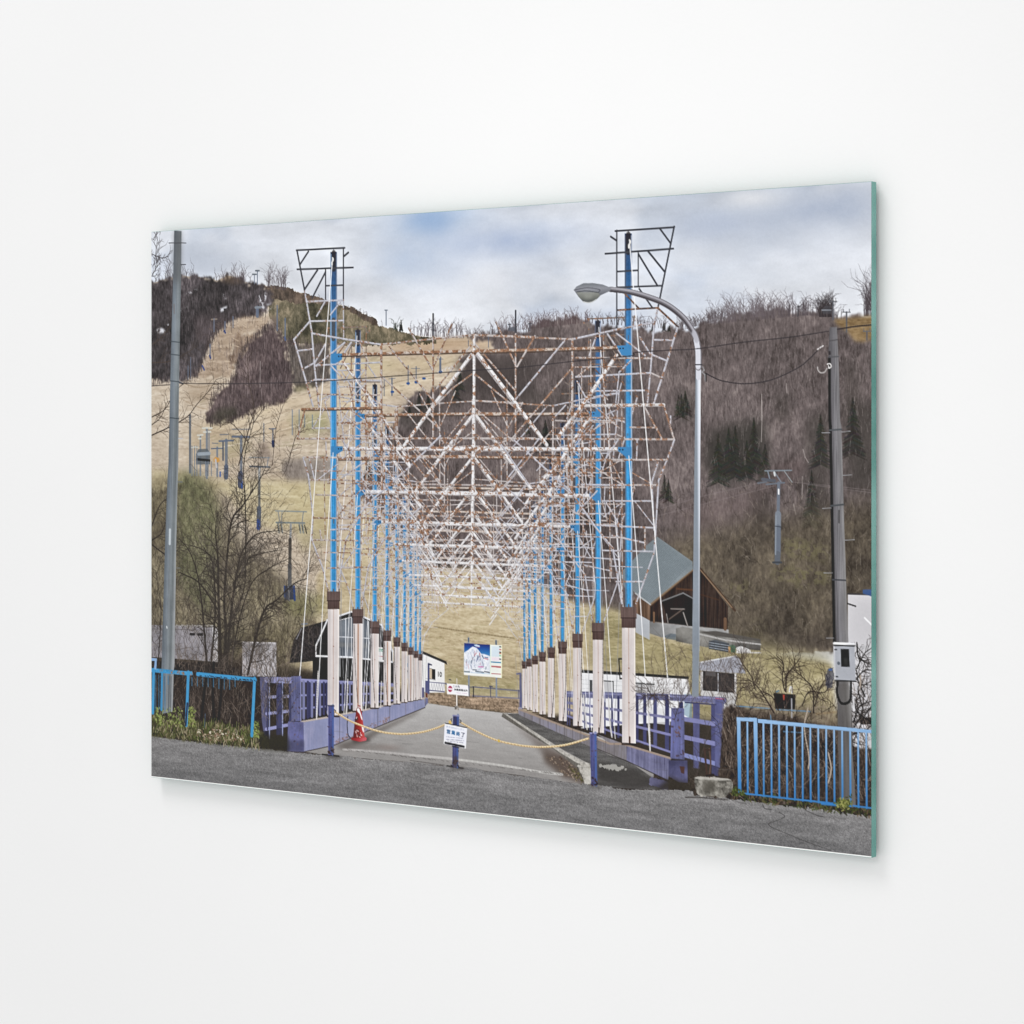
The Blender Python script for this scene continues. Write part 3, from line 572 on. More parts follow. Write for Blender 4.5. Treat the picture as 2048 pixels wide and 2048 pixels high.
# towers on the forest side
cur('printed_gondola_tower', 'grey lift tower standing in the forest in the photograph')
ln(H, (1000, 545, 1205, 541), 9, (122, 136, 146)); ln(H, (1022, 548, 1036, 605), 9, GL); ln(H, (1070, 548, 1125, 632), 8, GL); ln(H, (1150, 548, 1210, 632), 7, (140, 146, 150)); ln(H, (945, 640, 1010, 630), 14, (102, 108, 118)); ln(H, (980, 610, 1075, 622), 24, (92, 96, 106)); ln(H, (1010, 650, 1150, 636), 12, (106, 114, 126)); ln(H, (1072, 558, 1076, 580), 14, (192, 198, 200))
pole(H, 1106, 640, 870, 24, (110, 118, 132), 1, 1102); ln(H, (1106, 690, 1106, 722), 12, (214, 216, 218)); ln(H, (1101, 880, 1100, 970), 46, (122, 130, 142)); ln(H, (1100, 985, 1098, 1190), 46, (106, 114, 128)); ln(H, (1098, 1190, 1096, 1245), 44, (98, 104, 114)); ln(H, (1062, 1252, 1126, 1252), 16, (74, 78, 84)); ln(H, (1085, 890, 1082, 1190), 8, (136, 146, 158)); ln(H, (1080, 972, 1124, 978), 6, (66, 72, 82))
for pts in ((200, 835, 500, 745, 945, 640), (180, 890, 500, 808, 1080, 660), (1220, 632, 1500, 660, 1830, 695), (1320, 650, 1500, 672, 1830, 715)): path(H(*pts), .8, (138, 126, 128), .5, own=False)
cur('printed_lift_pylon', 'small lift pylons on the far crest in the photograph')
for x, y0, y1 in ((1525, 1015, 1155), (1630, 1098, 1250), (1787, 1245, 1310)):
    ln(D, (x, y0, x, y1), 11, (96, 98, 106)); ln(D, (x - 28, y0, x + 28, y0), 8, (104, 106, 112)); ln(D, (x - 24, y0 - 22, x - 24, y0), 5, (104, 106, 112)); ln(D, (x + 22, y0 - 22, x + 22, y0), 5, (104, 106, 112))
ln(D, (1255, 1052, 1253, 1130), 10, (82, 80, 84)); ln(D, (1250, 1054, 1268, 1052), 8, (82, 80, 84)); fill(D(1435, 1080, 1470, 1045, 1505, 1050, 1515, 1110, 1450, 1110), (84, 84, 90), .6, own=False); ln(D, (1440, 1082, 1510, 1082), 8, (150, 158, 168), .8)
fill(C(560, 1010, 570, 985, 610, 980, 630, 1000, 625, 1015), (96, 100, 110), .8); pole(C, 572, 960, 1000, 8, (90, 92, 100)); pole(C, 730, 955, 1010, 8, (90, 92, 100)); ln(C, (562, 960, 584, 960), 8, (90, 92, 100)); ln(C, (720, 955, 742, 955), 8, (90, 92, 100))
pole(C, 42, 1215, 1335, 10, (100, 116, 142))

# ---------------------------------------------------------------- buildings
cur('printed_cabin', 'brown timber cabin with grey metal roof in the photograph')
fill(H(0, 1640, 110, 1700, 110, 1850, 0, 1790), (176, 180, 186)); fill(H(110, 1710, 490, 1750, 720, 1770, 720, 1830, 500, 1860, 320, 1830, 200, 1830, 110, 1800), tint((146, 146, 146), N_MID, .25))
fill(H(-20, 1550, 20, 1520, 120, 1580, 120, 1705, 0, 1640), tint((118, 92, 74), N_VST, .35)); fill(H(115, 1575, 440, 1310, 500, 1305, 715, 1590, 712, 1770, 480, 1745, 115, 1705), tint((60, 48, 43), N_VST * .6 + N_MID * .4, .5))
fill(H(205, 1545, 370, 1490, 440, 1530, 440, 1745, 250, 1720), (44, 37, 34), .85); ln(H, (205, 1550, 368, 1488, 445, 1530), 9, (118, 120, 122)); ln(H, (320, 1455, 440, 1465), 14, (100, 66, 46), .8); ln(H, (260, 1690, 370, 1610), 9, (98, 84, 76)); ln(H, (275, 1610, 378, 1612), 9, (124, 116, 112)); ln(H, (240, 1650, 252, 1720), 6, (140, 134, 130)); ln(H, (370, 1640, 405, 1748), 8, (148, 142, 138))
ln(H, (143, 1640, 143, 1712), 14, (124, 92, 68)); ln(H, (693, 1690, 693, 1765), 24, (112, 84, 64)); ln(H, (505, 1500, 640, 1540), 10, (84, 56, 42), .6)
fill(cat(G(1432, 1330, 1520, 1240, 1620, 1130, 1712, 1052), H(440, 1245, 445, 1310, 115, 1578, 0, 1490), G(1500, 1440)), tint((128, 138, 144), N_GRN * .3 + N_MID * .4 + .15, .14)); fill(cat(G(1432, 1330, 1520, 1240, 1530, 1500, 1500, 1520, 1440, 1400)), (126, 136, 142), .9)
for k in range(26):
    f = k / 25; p = G(1712, 1052)[0] * (1 - f) + H(440, 1245)[0] * f; q = G(1400, 1360)[0] * (1 - f) + H(115, 1575)[0] * f
    seg(p * .97 + q * .03, q, .8, (100, 114, 122), .55, own=False)
path(cat(H(445, 1312, 115, 1578)), 2.6, (136, 112, 88)); path(H(115, 1576, 0, 1490), 2, (172, 176, 178)); path(H(500, 1300, 768, 1622), 3.6, (84, 66, 54)); path(H(502, 1312, 745, 1600), 1.6, (140, 112, 86)); path(H(440, 1322, 120, 1588), 1.4, (92, 68, 52))
cur('printed_concrete_deck', 'concrete retaining wall with pipes beside the cabin in the photograph')
fill(L(1115, 365, 1180, 350, 1932, 490, 1932, 580, 1700, 560, 1430, 545, 1420, 550, 1115, 490), tint((116, 114, 110), N_MID, .4)); path(L(1340, 420, 1600, 480, 1932, 520), 2, (176, 174, 172)); fill(L(1340, 400, 1500, 390, 1932, 470, 1932, 490, 1500, 440), (92, 88, 84)); fill(L(1435, 490, 1490, 475, 1630, 510, 1630, 600, 1430, 560), (92, 98, 106))
for k in range(7): path(L(1440, 490 + 12 * k, 1625, 520 + 12 * k), 1, (150, 162, 174) if k % 2 else (60, 64, 72), .9)
fill(L(1625, 540, 1660, 520, 1690, 540, 1690, 600, 1630, 595), (84, 116, 92)); fill(L(1620, 540, 1640, 540, 1645, 600, 1622, 600), (190, 146, 96)); fill(L(1700, 550, 1740, 535, 1830, 570, 1840, 600, 1700, 595), (214, 214, 214)); path(L(1700, 600, 1932, 600), 1.6, (196, 194, 192)); fill(L(1005, 440, 1060, 415, 1115, 420, 1115, 480, 1020, 465), (104, 116, 126), .8)
cur('printed_white_building', 'long low white building behind the railing in the photograph')
fill(L(200, 790, 700, 810, 1230, 850, 1260, 1020, 1240, 1250, 200, 1330), tint((226, 226, 228), N_GRN, .03)); fill(L(195, 765, 720, 795, 1240, 830, 1240, 856, 720, 824, 195, 795), (58, 60, 60))
for k in range(5): path(L(200, 860 + 42 * k, 1230, 905 + 42 * k), .9, (196, 198, 200), .7, own=False)
fill(L(282, 862, 310, 865, 310, 1000, 282, 1000), (96, 98, 100)); fill(L(412, 872, 510, 878, 510, 1000, 412, 1000), (196, 196, 198)); path(L(412, 872, 510, 878, 512, 1000), 1.4, (70, 72, 74)); fill(L(725, 895, 905, 905, 905, 1010, 725, 1005), (188, 188, 190)); path(L(725, 895, 905, 906), 1.8, (84, 86, 88)); path(L(782, 900, 782, 1005), 1.3, (84, 86, 88)); fill(L(740, 1100, 1060, 1150, 1060, 1300, 740, 1260), (214, 214, 216), .8); path(L(600, 850, 575, 850, 565, 660, 595, 660), 2.2, (56, 56, 58))
cur('printed_booth', 'small white booth with corrugated roof in the photograph')
fill(L(1350, 780, 1700, 800, 1700, 1000, 1690, 1200, 1580, 1230, 1350, 1000), tint((204, 203, 203), N_MID, .15)); fill(L(1375, 775, 1680, 800, 1680, 990, 1375, 965), (64, 60, 60)); path(L(1522, 800, 1522, 980), 1.2, (180, 182, 190)); fill(L(1400, 780, 1500, 790, 1500, 830, 1400, 820), (112, 110, 112), .6, own=False); fill(L(1340, 695, 1695, 632, 1725, 650, 1790, 800, 1640, 795, 1340, 770), (168, 170, 182))
for k in range(20):
    f = k / 19; p = L(1345, 697)[0] * (1 - f) + L(1700, 635)[0] * f; q = L(1345, 770)[0] * (1 - f) + L(1780, 800)[0] * f; path([p, q], .8, (134, 136, 150), .7, own=False)
path(L(1340, 695, 1695, 632), 1.6, (214, 216, 222)); fill(L(1195, 1000, 1270, 1000, 1270, 1250, 1195, 1200), (112, 150, 172), .6, own=False)
cur('printed_white_shed', 'white shed half hidden behind the pole in the photograph')
fill(H(1640, 1500, 1840, 1500, 1840, 1932, 1640, 1932), (206, 204, 208)); fill(M(1430, 50, 1610, 40, 1610, 930, 1500, 940, 1430, 900), tint((202, 201, 205), N_MID, .12)); path(H(1640, 1494, 1840, 1500), 2.2, (76, 74, 76)); fill(H(1755, 1462, 1840, 1460, 1840, 1520, 1755, 1492), (70, 98, 150)); path(H(1640, 1570, 1700, 1590), 2, (50, 48, 50)); path(H(1770, 1680, 1830, 1740), 2.4, (240, 240, 242)); fill(M(1490, 660, 1610, 660, 1610, 720, 1500, 720), (58, 52, 50))
cur('printed_container', 'long grey container building behind bare branches in the photograph')
fill(I(150, 332, 700, 350, 790, 352, 792, 690, 150, 640), tint((146, 142, 148), N_MID, .15)); fill(I(745, 355, 800, 360, 800, 690, 745, 690), (188, 186, 190)); fill(I(150, 680, 800, 690, 1000, 760, 1000, 830, 150, 790), (50, 44, 42), .9)
for k in range(22): p = I(400 + 17 * k, 336 + (k % 3) * 3)[0]; seg(p, (p[0] + 2, p[1]), 2, (190, 188, 190), .8)
fill(I(528, 408, 580, 410, 580, 436, 528, 434), (44, 40, 40)); fill(I(602, 412, 655, 412, 655, 438, 602, 436), (44, 40, 40)); path(I(160, 372, 740, 382), 1, (110, 106, 110)); cur('printed_container', 'small grey container beside the hall in the photograph')
fill(I(1035, 500, 1365, 506, 1365, 830, 1035, 830), tint((160, 156, 160), N_MID, .25)); fill(I(1230, 540, 1362, 540, 1362, 830, 1230, 830), (188, 184, 188), .7); path(I(1035, 500, 1365, 508), 2, (196, 192, 196))
cur('printed_glass_hall', 'dark roofed hall with white framed glass gable in the photograph')
fill(J(80, 480, 155, 360, 400, 290, 420, 320, 420, 660, 200, 690, 40, 700), tint((54, 50, 51), N_FINE, .35)); path(J(110, 470, 158, 365), 1.2, (150, 150, 158)); path(J(158, 325, 215, 322), 1.3, (96, 120, 160))
fill(J(265, 640, 1050, 690, 1050, 900, 265, 900), tint((40, 38, 37), N_MID, .6)); fill(J(310, 510, 405, 300, 640, 205, 740, 245, 925, 325, 955, 390, 1040, 590, 1040, 690, 305, 640), (46, 45, 47)); fill(J(515, 300, 640, 262, 740, 268, 812, 300, 812, 655, 515, 635), mixc([(74, 82, 90), (104, 112, 124), (128, 136, 146)], N_MID)); fill(J(515, 500, 812, 520, 812, 560, 515, 545), (140, 138, 132), .5, soft=1, own=False)
for pts, w in (((300, 530, 408, 285), 14), ((405, 285, 640, 205), 16), ((640, 205, 740, 248), 14), ((740, 248, 935, 335), 16), ((935, 335, 950, 390), 13), ((298, 530, 298, 632), 10), ((298, 632, 640, 645), 18), ((640, 645, 1035, 690), 16), ((585, 270, 585, 640), 8), ((640, 265, 640, 640), 5), ((752, 275, 752, 650), 8), ((805, 300, 805, 655), 8), ((515, 447, 812, 462), 8), ((950, 390, 1038, 585), 16), ((1038, 585, 1036, 690), 10), ((520, 290, 640, 258), 7), ((530, 560, 530, 830), 5), ((990, 500, 1035, 590), 14)): ln(J, pts, w, (216, 218, 224))
fill(J(893, 545, 942, 550, 942, 690, 893, 685), (226, 226, 226)); fill(J(896, 560, 940, 563, 940, 590, 896, 588), (88, 160, 132), .8); marks(J, 897, 575, 940, 580, (226, 230, 228), .9, 6); marks(J, 897, 632, 940, 638, (196, 70, 84), .9, 10)
for x in (560, 610, 780, 905): path(J(x, 680, x + random.uniform(-8, 8), 830), .9, (120, 124, 120), .6, own=False)
fill(J(1160, 620, 1200, 640, 1200, 850, 1160, 850), (190, 192, 196)); fill(J(1168, 700, 1184, 702, 1184, 740, 1168, 738), (76, 140, 196)); fill(J(1168, 770, 1184, 770, 1184, 790, 1168, 790), (60, 70, 84))
cur('printed_ticket_hut', 'white hut marked 10 in the photograph')
fill(K(60, 590, 110, 592, 330, 690, 334, 985, 170, 985, 60, 960), tint((230, 229, 228), N_GRN, .03)); fill(K(100, 580, 120, 585, 350, 685, 358, 720, 330, 702, 100, 604), (66, 64, 64)); fill(K(180, 750, 243, 762, 243, 862, 180, 852), (34, 34, 36)); fill(K(180, 752, 210, 758, 210, 855, 180, 850), (204, 184, 156)); path(K(150, 848, 243, 868), 1.2, (190, 190, 190)); glyphs('10', K(268, 783, 304, 788, 304, 834, 268, 830), (40, 40, 42), 1, 2)
path(K(182, 880, 182, 968), 1.6, (88, 92, 150)); path(K(170, 882, 350, 898), 1.2, (96, 100, 150)); path(K(175, 962, 330, 978), 1.6, (88, 92, 150))
for k in range(6): x = 195 + 24 * k; path(K(x, 965, x + 12, 900, x + 24, 968), .8, (150, 152, 166), .7, own=False)
fill(K(168, 700, 186, 700, 186, 1000, 168, 1000), (92, 98, 156)); path(K(180, 712, 205, 718), 2.4, (80, 84, 120)); fill(K(145, 870, 170, 872, 170, 990, 145, 985), (96, 100, 160)); fill(K(145, 1035, 172, 1040, 172, 1118, 145, 1110), (116, 120, 172)); fill(K(108, 935, 134, 937, 134, 1050, 108, 1045), (96, 98, 156)); fill(K(146, 988, 168, 990, 168, 1035, 150, 1032), (120, 66, 56))

# ---------------------------------------------------------------- boards and the far gate
cur('printed_far_gate', 'low blue gate across the end of the walkway in the photograph')
path(K(345, 905, 610, 935), 1.2, (86, 88, 120)); path(K(600, 930, 1052, 968), 1.7, (110, 112, 150)); path(K(600, 1018, 1052, 1040), 1.6, (120, 122, 156)); path(K(610, 930, 610, 1022), 2.0, (56, 56, 72)); path(K(775, 925, 775, 1025), 1.6, (84, 86, 116)); path(K(765, 925, 792, 928), 1.8, (90, 92, 130)); path(K(1045, 960, 1045, 1040), 1.4, (96, 98, 140))
for k in range(28): x = 625 + 15 * k; path(K(x, 945, x, 1025), .6, (120, 116, 116), .4, own=False)
fill(K(1055, 795, 1075, 795, 1080, 1130, 1055, 1128), (98, 102, 158)); path(K(1028, 806, 1058, 800), 2.4, (112, 114, 160)); fill(K(1045, 1125, 1085, 1130, 1085, 1190, 1045, 1190), (150, 150, 176))
cur('printed_trail_map_board', 'ski trail map board with blue sky and white mountain in the photograph')
for x, y0, y1 in ((567, 460, 1012), (833, 485, 1024)): path(K(x - 4, y0, x, y1), 3.0, (140, 152, 172)); path(K(x - 5, y0 + 5, x - 4, y0 + 30), 2.4, (92, 112, 140))
fill(S3(165, 320, 1290, 395, 1785, 420, 1775, 1815, 155, 1690), (236, 236, 232)); fill(S3(1290, 400, 1785, 425, 1775, 1815, 1290, 1740), (232, 236, 228))
gy = (YY - S3(700, 350)[0][1]) / (S3(700, 900)[0][1] - S3(700, 350)[0][1])
fill(S3(165, 320, 1285, 395, 1285, 1650, 165, 1585), mixc([(34, 66, 140), (50, 96, 178), (60, 130, 200), (110, 170, 215)], gy))
fill(S3(165, 730, 350, 620, 440, 540, 540, 475, 700, 530, 780, 620, 900, 790, 1040, 800, 1280, 890, 1285, 1640, 165, 1580), mixc([(176, 188, 212), (214, 220, 232), (236, 238, 244), (246, 246, 248)], N_FINE * .6 + N_EDGE * .4)); fill(S3(580, 400, 700, 385, 840, 440, 830, 490, 640, 460), (214, 232, 246), .9); path(S3(690, 490, 820, 500), 1, (196, 130, 160), .8)
for k in range(46):
    x, y = random.uniform(220, 1150), random.uniform(620, 1350)
    if abs(x - 600) < (y - 420) * .7: path(S3(x, y, x + random.uniform(-60, 60), y + random.uniform(80, 200)), .9, random.choice([(120, 136, 170), (150, 164, 196), (206, 120, 132), (96, 120, 140)]), .6, own=False)
for pts, c in (((600, 870, 690, 750), (214, 132, 140)), ((830, 760, 850, 880), (176, 84, 106)), ((700, 1100, 800, 900), (120, 132, 186)), ((1040, 980, 1190, 1020), (216, 130, 140)), ((790, 1345, 980, 1345), (230, 110, 180)), ((180, 1545, 400, 1560), (84, 104, 110)), ((660, 1540, 1010, 1580), (84, 104, 124)), ((1040, 1545, 1260, 1590), (62, 74, 96)), ((930, 850, 1000, 980), (74, 110, 150)), ((1060, 930, 1180, 950), (96, 128, 176)), ((540, 1470, 700, 1475), (110, 124, 140))): path(S3(*pts), 1.6, c, .85, own=False)
fill(S3(1340, 450, 1680, 465, 1680, 920, 1340, 900), (212, 226, 236), own=False); fill(S3(1340, 920, 1680, 945, 1680, 1095, 1340, 1075), (236, 222, 232), own=False); fill(S3(1310, 1105, 1755, 1130, 1755, 1190, 1310, 1160), (84, 160, 200), own=False); fill(S3(1330, 1295, 1750, 1325, 1750, 1385, 1330, 1350), (204, 66, 78), own=False); fill(S3(1330, 1605, 1745, 1635, 1745, 1672, 1330, 1645), (206, 92, 104), own=False)
for y, c in ((510, (70, 74, 76)), (630, (214, 90, 96)), (740, (72, 70, 66)), (800, (206, 120, 92)), (890, (120, 200, 140)), (1040, (84, 74, 90))): path(S3(1690, y - 25, 1745, y - 20), 1.8, c, .9, own=False)
path(S3(1290, 400, 1290, 1640), 1.1, (222, 236, 206), .9, own=False); path(S3(1778, 425, 1770, 1810), 1.2, (240, 238, 190), .9, own=False)
# ---------------------------------------------------------------- walkway deck
cur('printed_walkway_deck', 'pale grey asphalt deck of the walkway in the photograph')
dk = cat(K(170, 1088, 430, 1128, 900, 1182, 1050, 1185), L(0, 1300, 600, 1480, 900, 1700, 900, 1800, 360, 1885), K(1690, 1875, 1100, 1790, 450, 1705), J(1560, 1690, 420, 1590, 180, 1556, 420, 1500, 1000, 1270, 1350, 1120))
gd = np.clip((YY - K(500, 1130)[0][1]) / 110, 0, 1)
fill(dk, (mixc([(184, 182, 181), (160, 157, 155), (140, 136, 134)], gd) * (.97 + .06 * N_HST + .05 * (N_GRN - .5) + .08 * (N_BIG - .5))[..., None]).astype(np.float32))
for pts, c, a_ in (((480, 1500, 700, 1420, 1000, 1290, 1340, 1130, 1250, 1200, 900, 1380, 760, 1480, 600, 1540), (96, 88, 84), .7), ((480, 1510, 800, 1480, 1200, 1530, 600, 1545), (122, 114, 110), .6), ((850, 1500, 1150, 1515, 1000, 1525), (150, 116, 106), .5)): fill(J(*pts), c, a_, soft=3, own=False)
fill(K(870, 1205, 960, 1260, 1250, 1440, 1480, 1580, 1640, 1700, 1690, 1870, 1500, 1790, 1300, 1600, 1180, 1450, 1000, 1300), (110, 98, 92), .75, soft=5, own=False); fill(K(1280, 1560, 1480, 1600, 1640, 1720, 1680, 1860, 1480, 1800, 1300, 1660), (92, 78, 70), .8, soft=4, own=False)
dots(inpoly(K(1300, 1600, 1480, 1600, 1640, 1760, 1680, 1860, 1500, 1800)), 120, .8, 1.8, [(150, 128, 108), (84, 66, 56), (120, 104, 88), (170, 150, 128)])
path(curve(K(0, 1590, 400, 1625, 900, 1690, 1250, 1750, 1470, 1775)), 3.2, (196, 194, 190), .75, own=False); path(curve(J(560, 1535, 760, 1545, 1100, 1575, 1600, 1620)), 3, (184, 180, 178), .7, own=False)
for k in range(60):
    f = random.random(); p = J(600, 1540)[0] * (1 - f) + K(1470, 1775)[0] * f; seg((p[0], p[1] + random.uniform(-1.5, 0)), (p[0] + random.uniform(2, 7), p[1] + .6), 1.1, (112, 108, 106), .6, own=False)
path(curve(K(0, 1640, 360, 1690, 700, 1740, 1100, 1790)), 1.2, (86, 82, 80), .6, own=False); path(J(360, 1582, 520, 1600), 2, (60, 58, 58), .8, own=False)
cur('printed_footpath', 'dark asphalt footpath beside the kerb in the photograph')
fill(cat(K(925, 1190, 1050, 1186, 1100, 1200, 1932, 1590), L(650, 1640, 880, 1800, 1050, 1860, 1000, 1932, 340, 1890, 290, 1680), K(1480, 1540)), (tint((98, 96, 95), N_GRN * .4 + N_HST * .6, .25)))
fill(L(350, 1640, 700, 1720, 860, 1800, 1050, 1880, 700, 1932, 360, 1840), (66, 63, 61), .8, soft=4, own=False); fill(L(360, 1672, 450, 1675, 655, 1710, 640, 1735, 480, 1730, 360, 1700), (176, 173, 167), .8, rough=2, own=False)
fill(K(1640, 1790, 1932, 1860, 1932, 1932, 1700, 1932), (80, 78, 76), .6, soft=3, own=False)
cur('printed_kerb', 'worn concrete kerb dividing the walkway in the photograph')
fill(K(895, 1183, 922, 1185, 1480, 1545, 1650, 1640, 1735, 1672, 1740, 1690, 1740, 1880, 1695, 1870, 1600, 1700, 1400, 1545, 880, 1216), tint((108, 104, 98), N_MID * .5 + N_VST * .5, .3)); fill(K(895, 1183, 922, 1185, 1480, 1545, 1650, 1640, 1735, 1672, 1720, 1690, 1620, 1670, 1440, 1560), tint((172, 168, 161), N_FINE, .15)); fill(K(1605, 1680, 1720, 1670, 1742, 1700, 1742, 1880, 1690, 1868), mixc([(120, 114, 106), (180, 176, 168), (206, 202, 196)], N_EDGE * .6 + N_FINE * .4), rough=1)
dots(inpoly(K(1520, 1680, 1600, 1720, 1690, 1860, 1600, 1840)), 70, .8, 1.8, [(92, 96, 56), (70, 66, 44), (118, 110, 72)], .8)

LIL, PUR = (150, 150, 186), (90, 92, 142)
cur('printed_parapet', 'rust stained lilac parapet left of the walkway in the photograph')
cR = mixc([(126, 84, 64), (158, 150, 160), (150, 152, 190), (140, 146, 188), (158, 158, 194)], np.clip(.35 + N_MID * .5 + N_VST * .3, 0, 1)).astype(np.float32)
fill(J(175, 1272, 415, 1225, 760, 1160, 1000, 1105, 1345, 1045, 1352, 1128, 1170, 1200, 1000, 1270, 760, 1370, 480, 1490, 180, 1558), cR); path(J(155, 1268, 420, 1222, 760, 1155, 1000, 1102, 1345, 1040), 2.6, (182, 168, 158)); path(J(180, 1558, 480, 1492, 760, 1372, 1000, 1272, 1350, 1130), 1.6, (70, 60, 54), .7)
for x, y0, y1 in ((525, 1205, 1470), (740, 1170, 1380), (895, 1145, 1315), (1010, 1110, 1262), (1165, 1085, 1195)): path(J(x, y0, x, y1), 1, (106, 96, 108), .8)
dots(inpoly(J(480, 1440, 760, 1320, 1000, 1220, 1000, 1265, 760, 1368, 480, 1486)), 120, .8, 2.4, [(142, 96, 72), (160, 122, 100), (120, 92, 88)], .5)
fill(J(612, 1210, 650, 1230, 668, 1330, 655, 1400, 630, 1425, 608, 1390, 600, 1300), (156, 160, 194)); path(curve(J(606, 1215, 600, 1300, 608, 1390, 632, 1425)), 1.6, (76, 74, 96))
cur('printed_parapet', 'grey and lilac low parapet right of the footpath in the photograph')
fill(cat(K(1050, 1150, 1110, 1160, 1932, 1480), L(350, 1385, 600, 1475, 1065, 1620, 1065, 1640, 1040, 1830, 640, 1640, 350, 1520), K(1932, 1590, 1400, 1360, 1050, 1200)), mixc([(92, 86, 84), (122, 116, 118), (140, 136, 150), (128, 126, 158)], np.clip(N_MID * .6 + N_VST * .4, 0, 1)).astype(np.float32)); fill(L(640, 1500, 1060, 1625, 1040, 1832, 640, 1640), mixc([(84, 80, 120), (112, 112, 160), (128, 128, 176), (140, 140, 184)], np.clip(N_MID * .5 + N_VST * .5, 0, 1)).astype(np.float32)); path(cat(K(1060, 1150, 1932, 1480), L(600, 1480, 1062, 1618)), 2.8, (160, 140, 124)); path(cat(L(350, 1525, 640, 1645, 1040, 1832)), 1.4, (60, 55, 55), .8)
for k in range(12): f = k / 12; p = K(1100, 1170)[0] * (1 - f) + L(600, 1490)[0] * f; path([p + (0, 2), p + (0, 12 + 20 * f)], 1, (96, 90, 96), .7, own=False)
cur('printed_railing', 'purple painted railing left of the walkway in the photograph')
# left railing, along the outer edge
for y0, y1, w in ((868, 912, 7.0), (1012, 992, 4), (1140, 1060, 4)):
    path(J(160, y0, 1040, y1), w * .75, (138, 140, 192)); 
for k in range(22):
    x = 180 + 40 * k * (1 - .006 * k); f = (x - 160) / 880
    if x < 1040: path(J(x, 885 + 30 * f, x, 1235 - 190 * f), 5.5 - 3.5 * f, (70, 72, 128) if k % 2 else (122, 126, 178))
for k in range(5): path(J(236 + 82 * k, 900, 236 + 82 * k, 1210 - 30 * k), 5 - .5 * k, (64, 66, 120))
fill(I(1205, 835, 1275, 838, 1270, 1355, 1240, 1360, 1225, 1260), PUR); path(I(1270, 862, 1510, 868), 9.5, (140, 142, 194)); path(I(1270, 1030, 1510, 1020), 4.6, (142, 144, 194)); path(I(1268, 1190, 1505, 1162), 4.6, (142, 144, 194)); path(I(1265, 1340, 1490, 1295), 5, (140, 142, 192)); fill(I(1365, 900, 1420, 900, 1420, 1320, 1365, 1340), (70, 72, 126)); fill(I(1485, 900, 1510, 900, 1510, 1300, 1485, 1310), (72, 74, 128)); path(I(1298, 890, 1298, 1430), 2.0, (140, 150, 200)); path(I(1424, 890, 1424, 1400), 2.0, (140, 150, 200)); path(I(1280, 900, 1280, 1340), 3, (66, 68, 120)); fill(I(1240, 1360, 1290, 1350, 1290, 1430, 1245, 1430), (48, 46, 66)); fill(I(1365, 1330, 1415, 1325, 1415, 1395, 1365, 1395), (60, 60, 96))
fill(J(60, 830, 155, 825, 155, 1262, 60, 1262), tint((98, 102, 160), N_VST * .5 + N_MID * .5, .18)); fill(J(30, 1265, 178, 1270, 182, 1556, 18, 1550), tint((90, 92, 150), N_MID, .25)); fill(J(20, 1450, 180, 1450, 182, 1558, 15, 1552), (76, 76, 118), .7, soft=2, own=False); dots(inpoly(J(70, 860, 150, 860, 150, 1500, 70, 1500)), 26, .8, 2.4, [(70, 56, 60), (110, 84, 76)], .7); path(J(152, 840, 152, 1262), 1.3, (150, 152, 200))
# right railing
cur('printed_railing', 'purple painted railing on the photograph\'s right')
path(L(50, 1000, 600, 1015, 1060, 1030, 1575, 1062), 9, (116, 118, 172)); path(L(50, 990, 600, 1002, 1575, 1042), 1.6, (146, 148, 196))
for k in range(13):
    x = (430, 500, 560, 630, 740, 815, 915, 1030, 235, 285, 90, 130, 68)[k]; path(L(x, 1030, x, 1300 + (x - 100) * .24), max(2.0, 6.0 * x / 900), (74, 76, 134) if k % 3 else (86, 90, 150))
for y in (0, 1, 2):
    path(L(50, 1080 + 62 * y, 600, 1160 + 120 * y, 1062, 1228 + 165 * y), 3.6 if y < 2 else 3, (128, 128, 184))
fill(L(1280, 1080, 1345, 1085, 1340, 1720, 1285, 1710), (90, 92, 152)); fill(L(1455, 1090, 1495, 1092, 1495, 1690, 1455, 1680), (80, 82, 142)); fill(L(1145, 1075, 1185, 1075, 1185, 1140, 1145, 1140), (70, 72, 126)); path(L(1195, 1240, 1500, 1290), 6.2, (128, 130, 186)); path(L(1195, 1415, 1500, 1480), 6.2, (128, 130, 186)); path(L(1195, 1588, 1500, 1672), 6, (126, 134, 190)); fill(L(1495, 1038, 1582, 1046, 1540, 1712, 1490, 1692), (96, 100, 164)); fill(L(1460, 1690, 1530, 1705, 1525, 1790, 1460, 1780), (74, 74, 124)); path(L(1205, 1080, 1500, 1100), 2, (74, 76, 130)); path(L(1500, 1042, 1580, 1048), 1.6, (200, 80, 90), .8)
fill(L(1070, 1132, 1195, 1137, 1198, 1632, 1062, 1620), tint((104, 108, 172), N_VST * .5 + N_MID * .5, .18)); fill(L(1045, 1640, 1225, 1640, 1228, 1855, 1140, 1850, 1045, 1790), tint((98, 98, 158), N_MID, .25)); fill(L(1150, 1695, 1200, 1700, 1195, 1770, 1165, 1760), (86, 60, 54)); dots(inpoly(L(1080, 1200, 1190, 1200, 1190, 1600, 1080, 1600)), 22, .8, 3, [(116, 84, 72), (84, 70, 84)], .8); fill(L(860, 1790, 1040, 1840, 1040, 1932, 860, 1880), tint((98, 96, 140), N_MID, .4), .9, rough=1)
fill(L(1060, 1800, 1250, 1860, 1290, 1932, 900, 1932), (62, 57, 50), .9, soft=3)

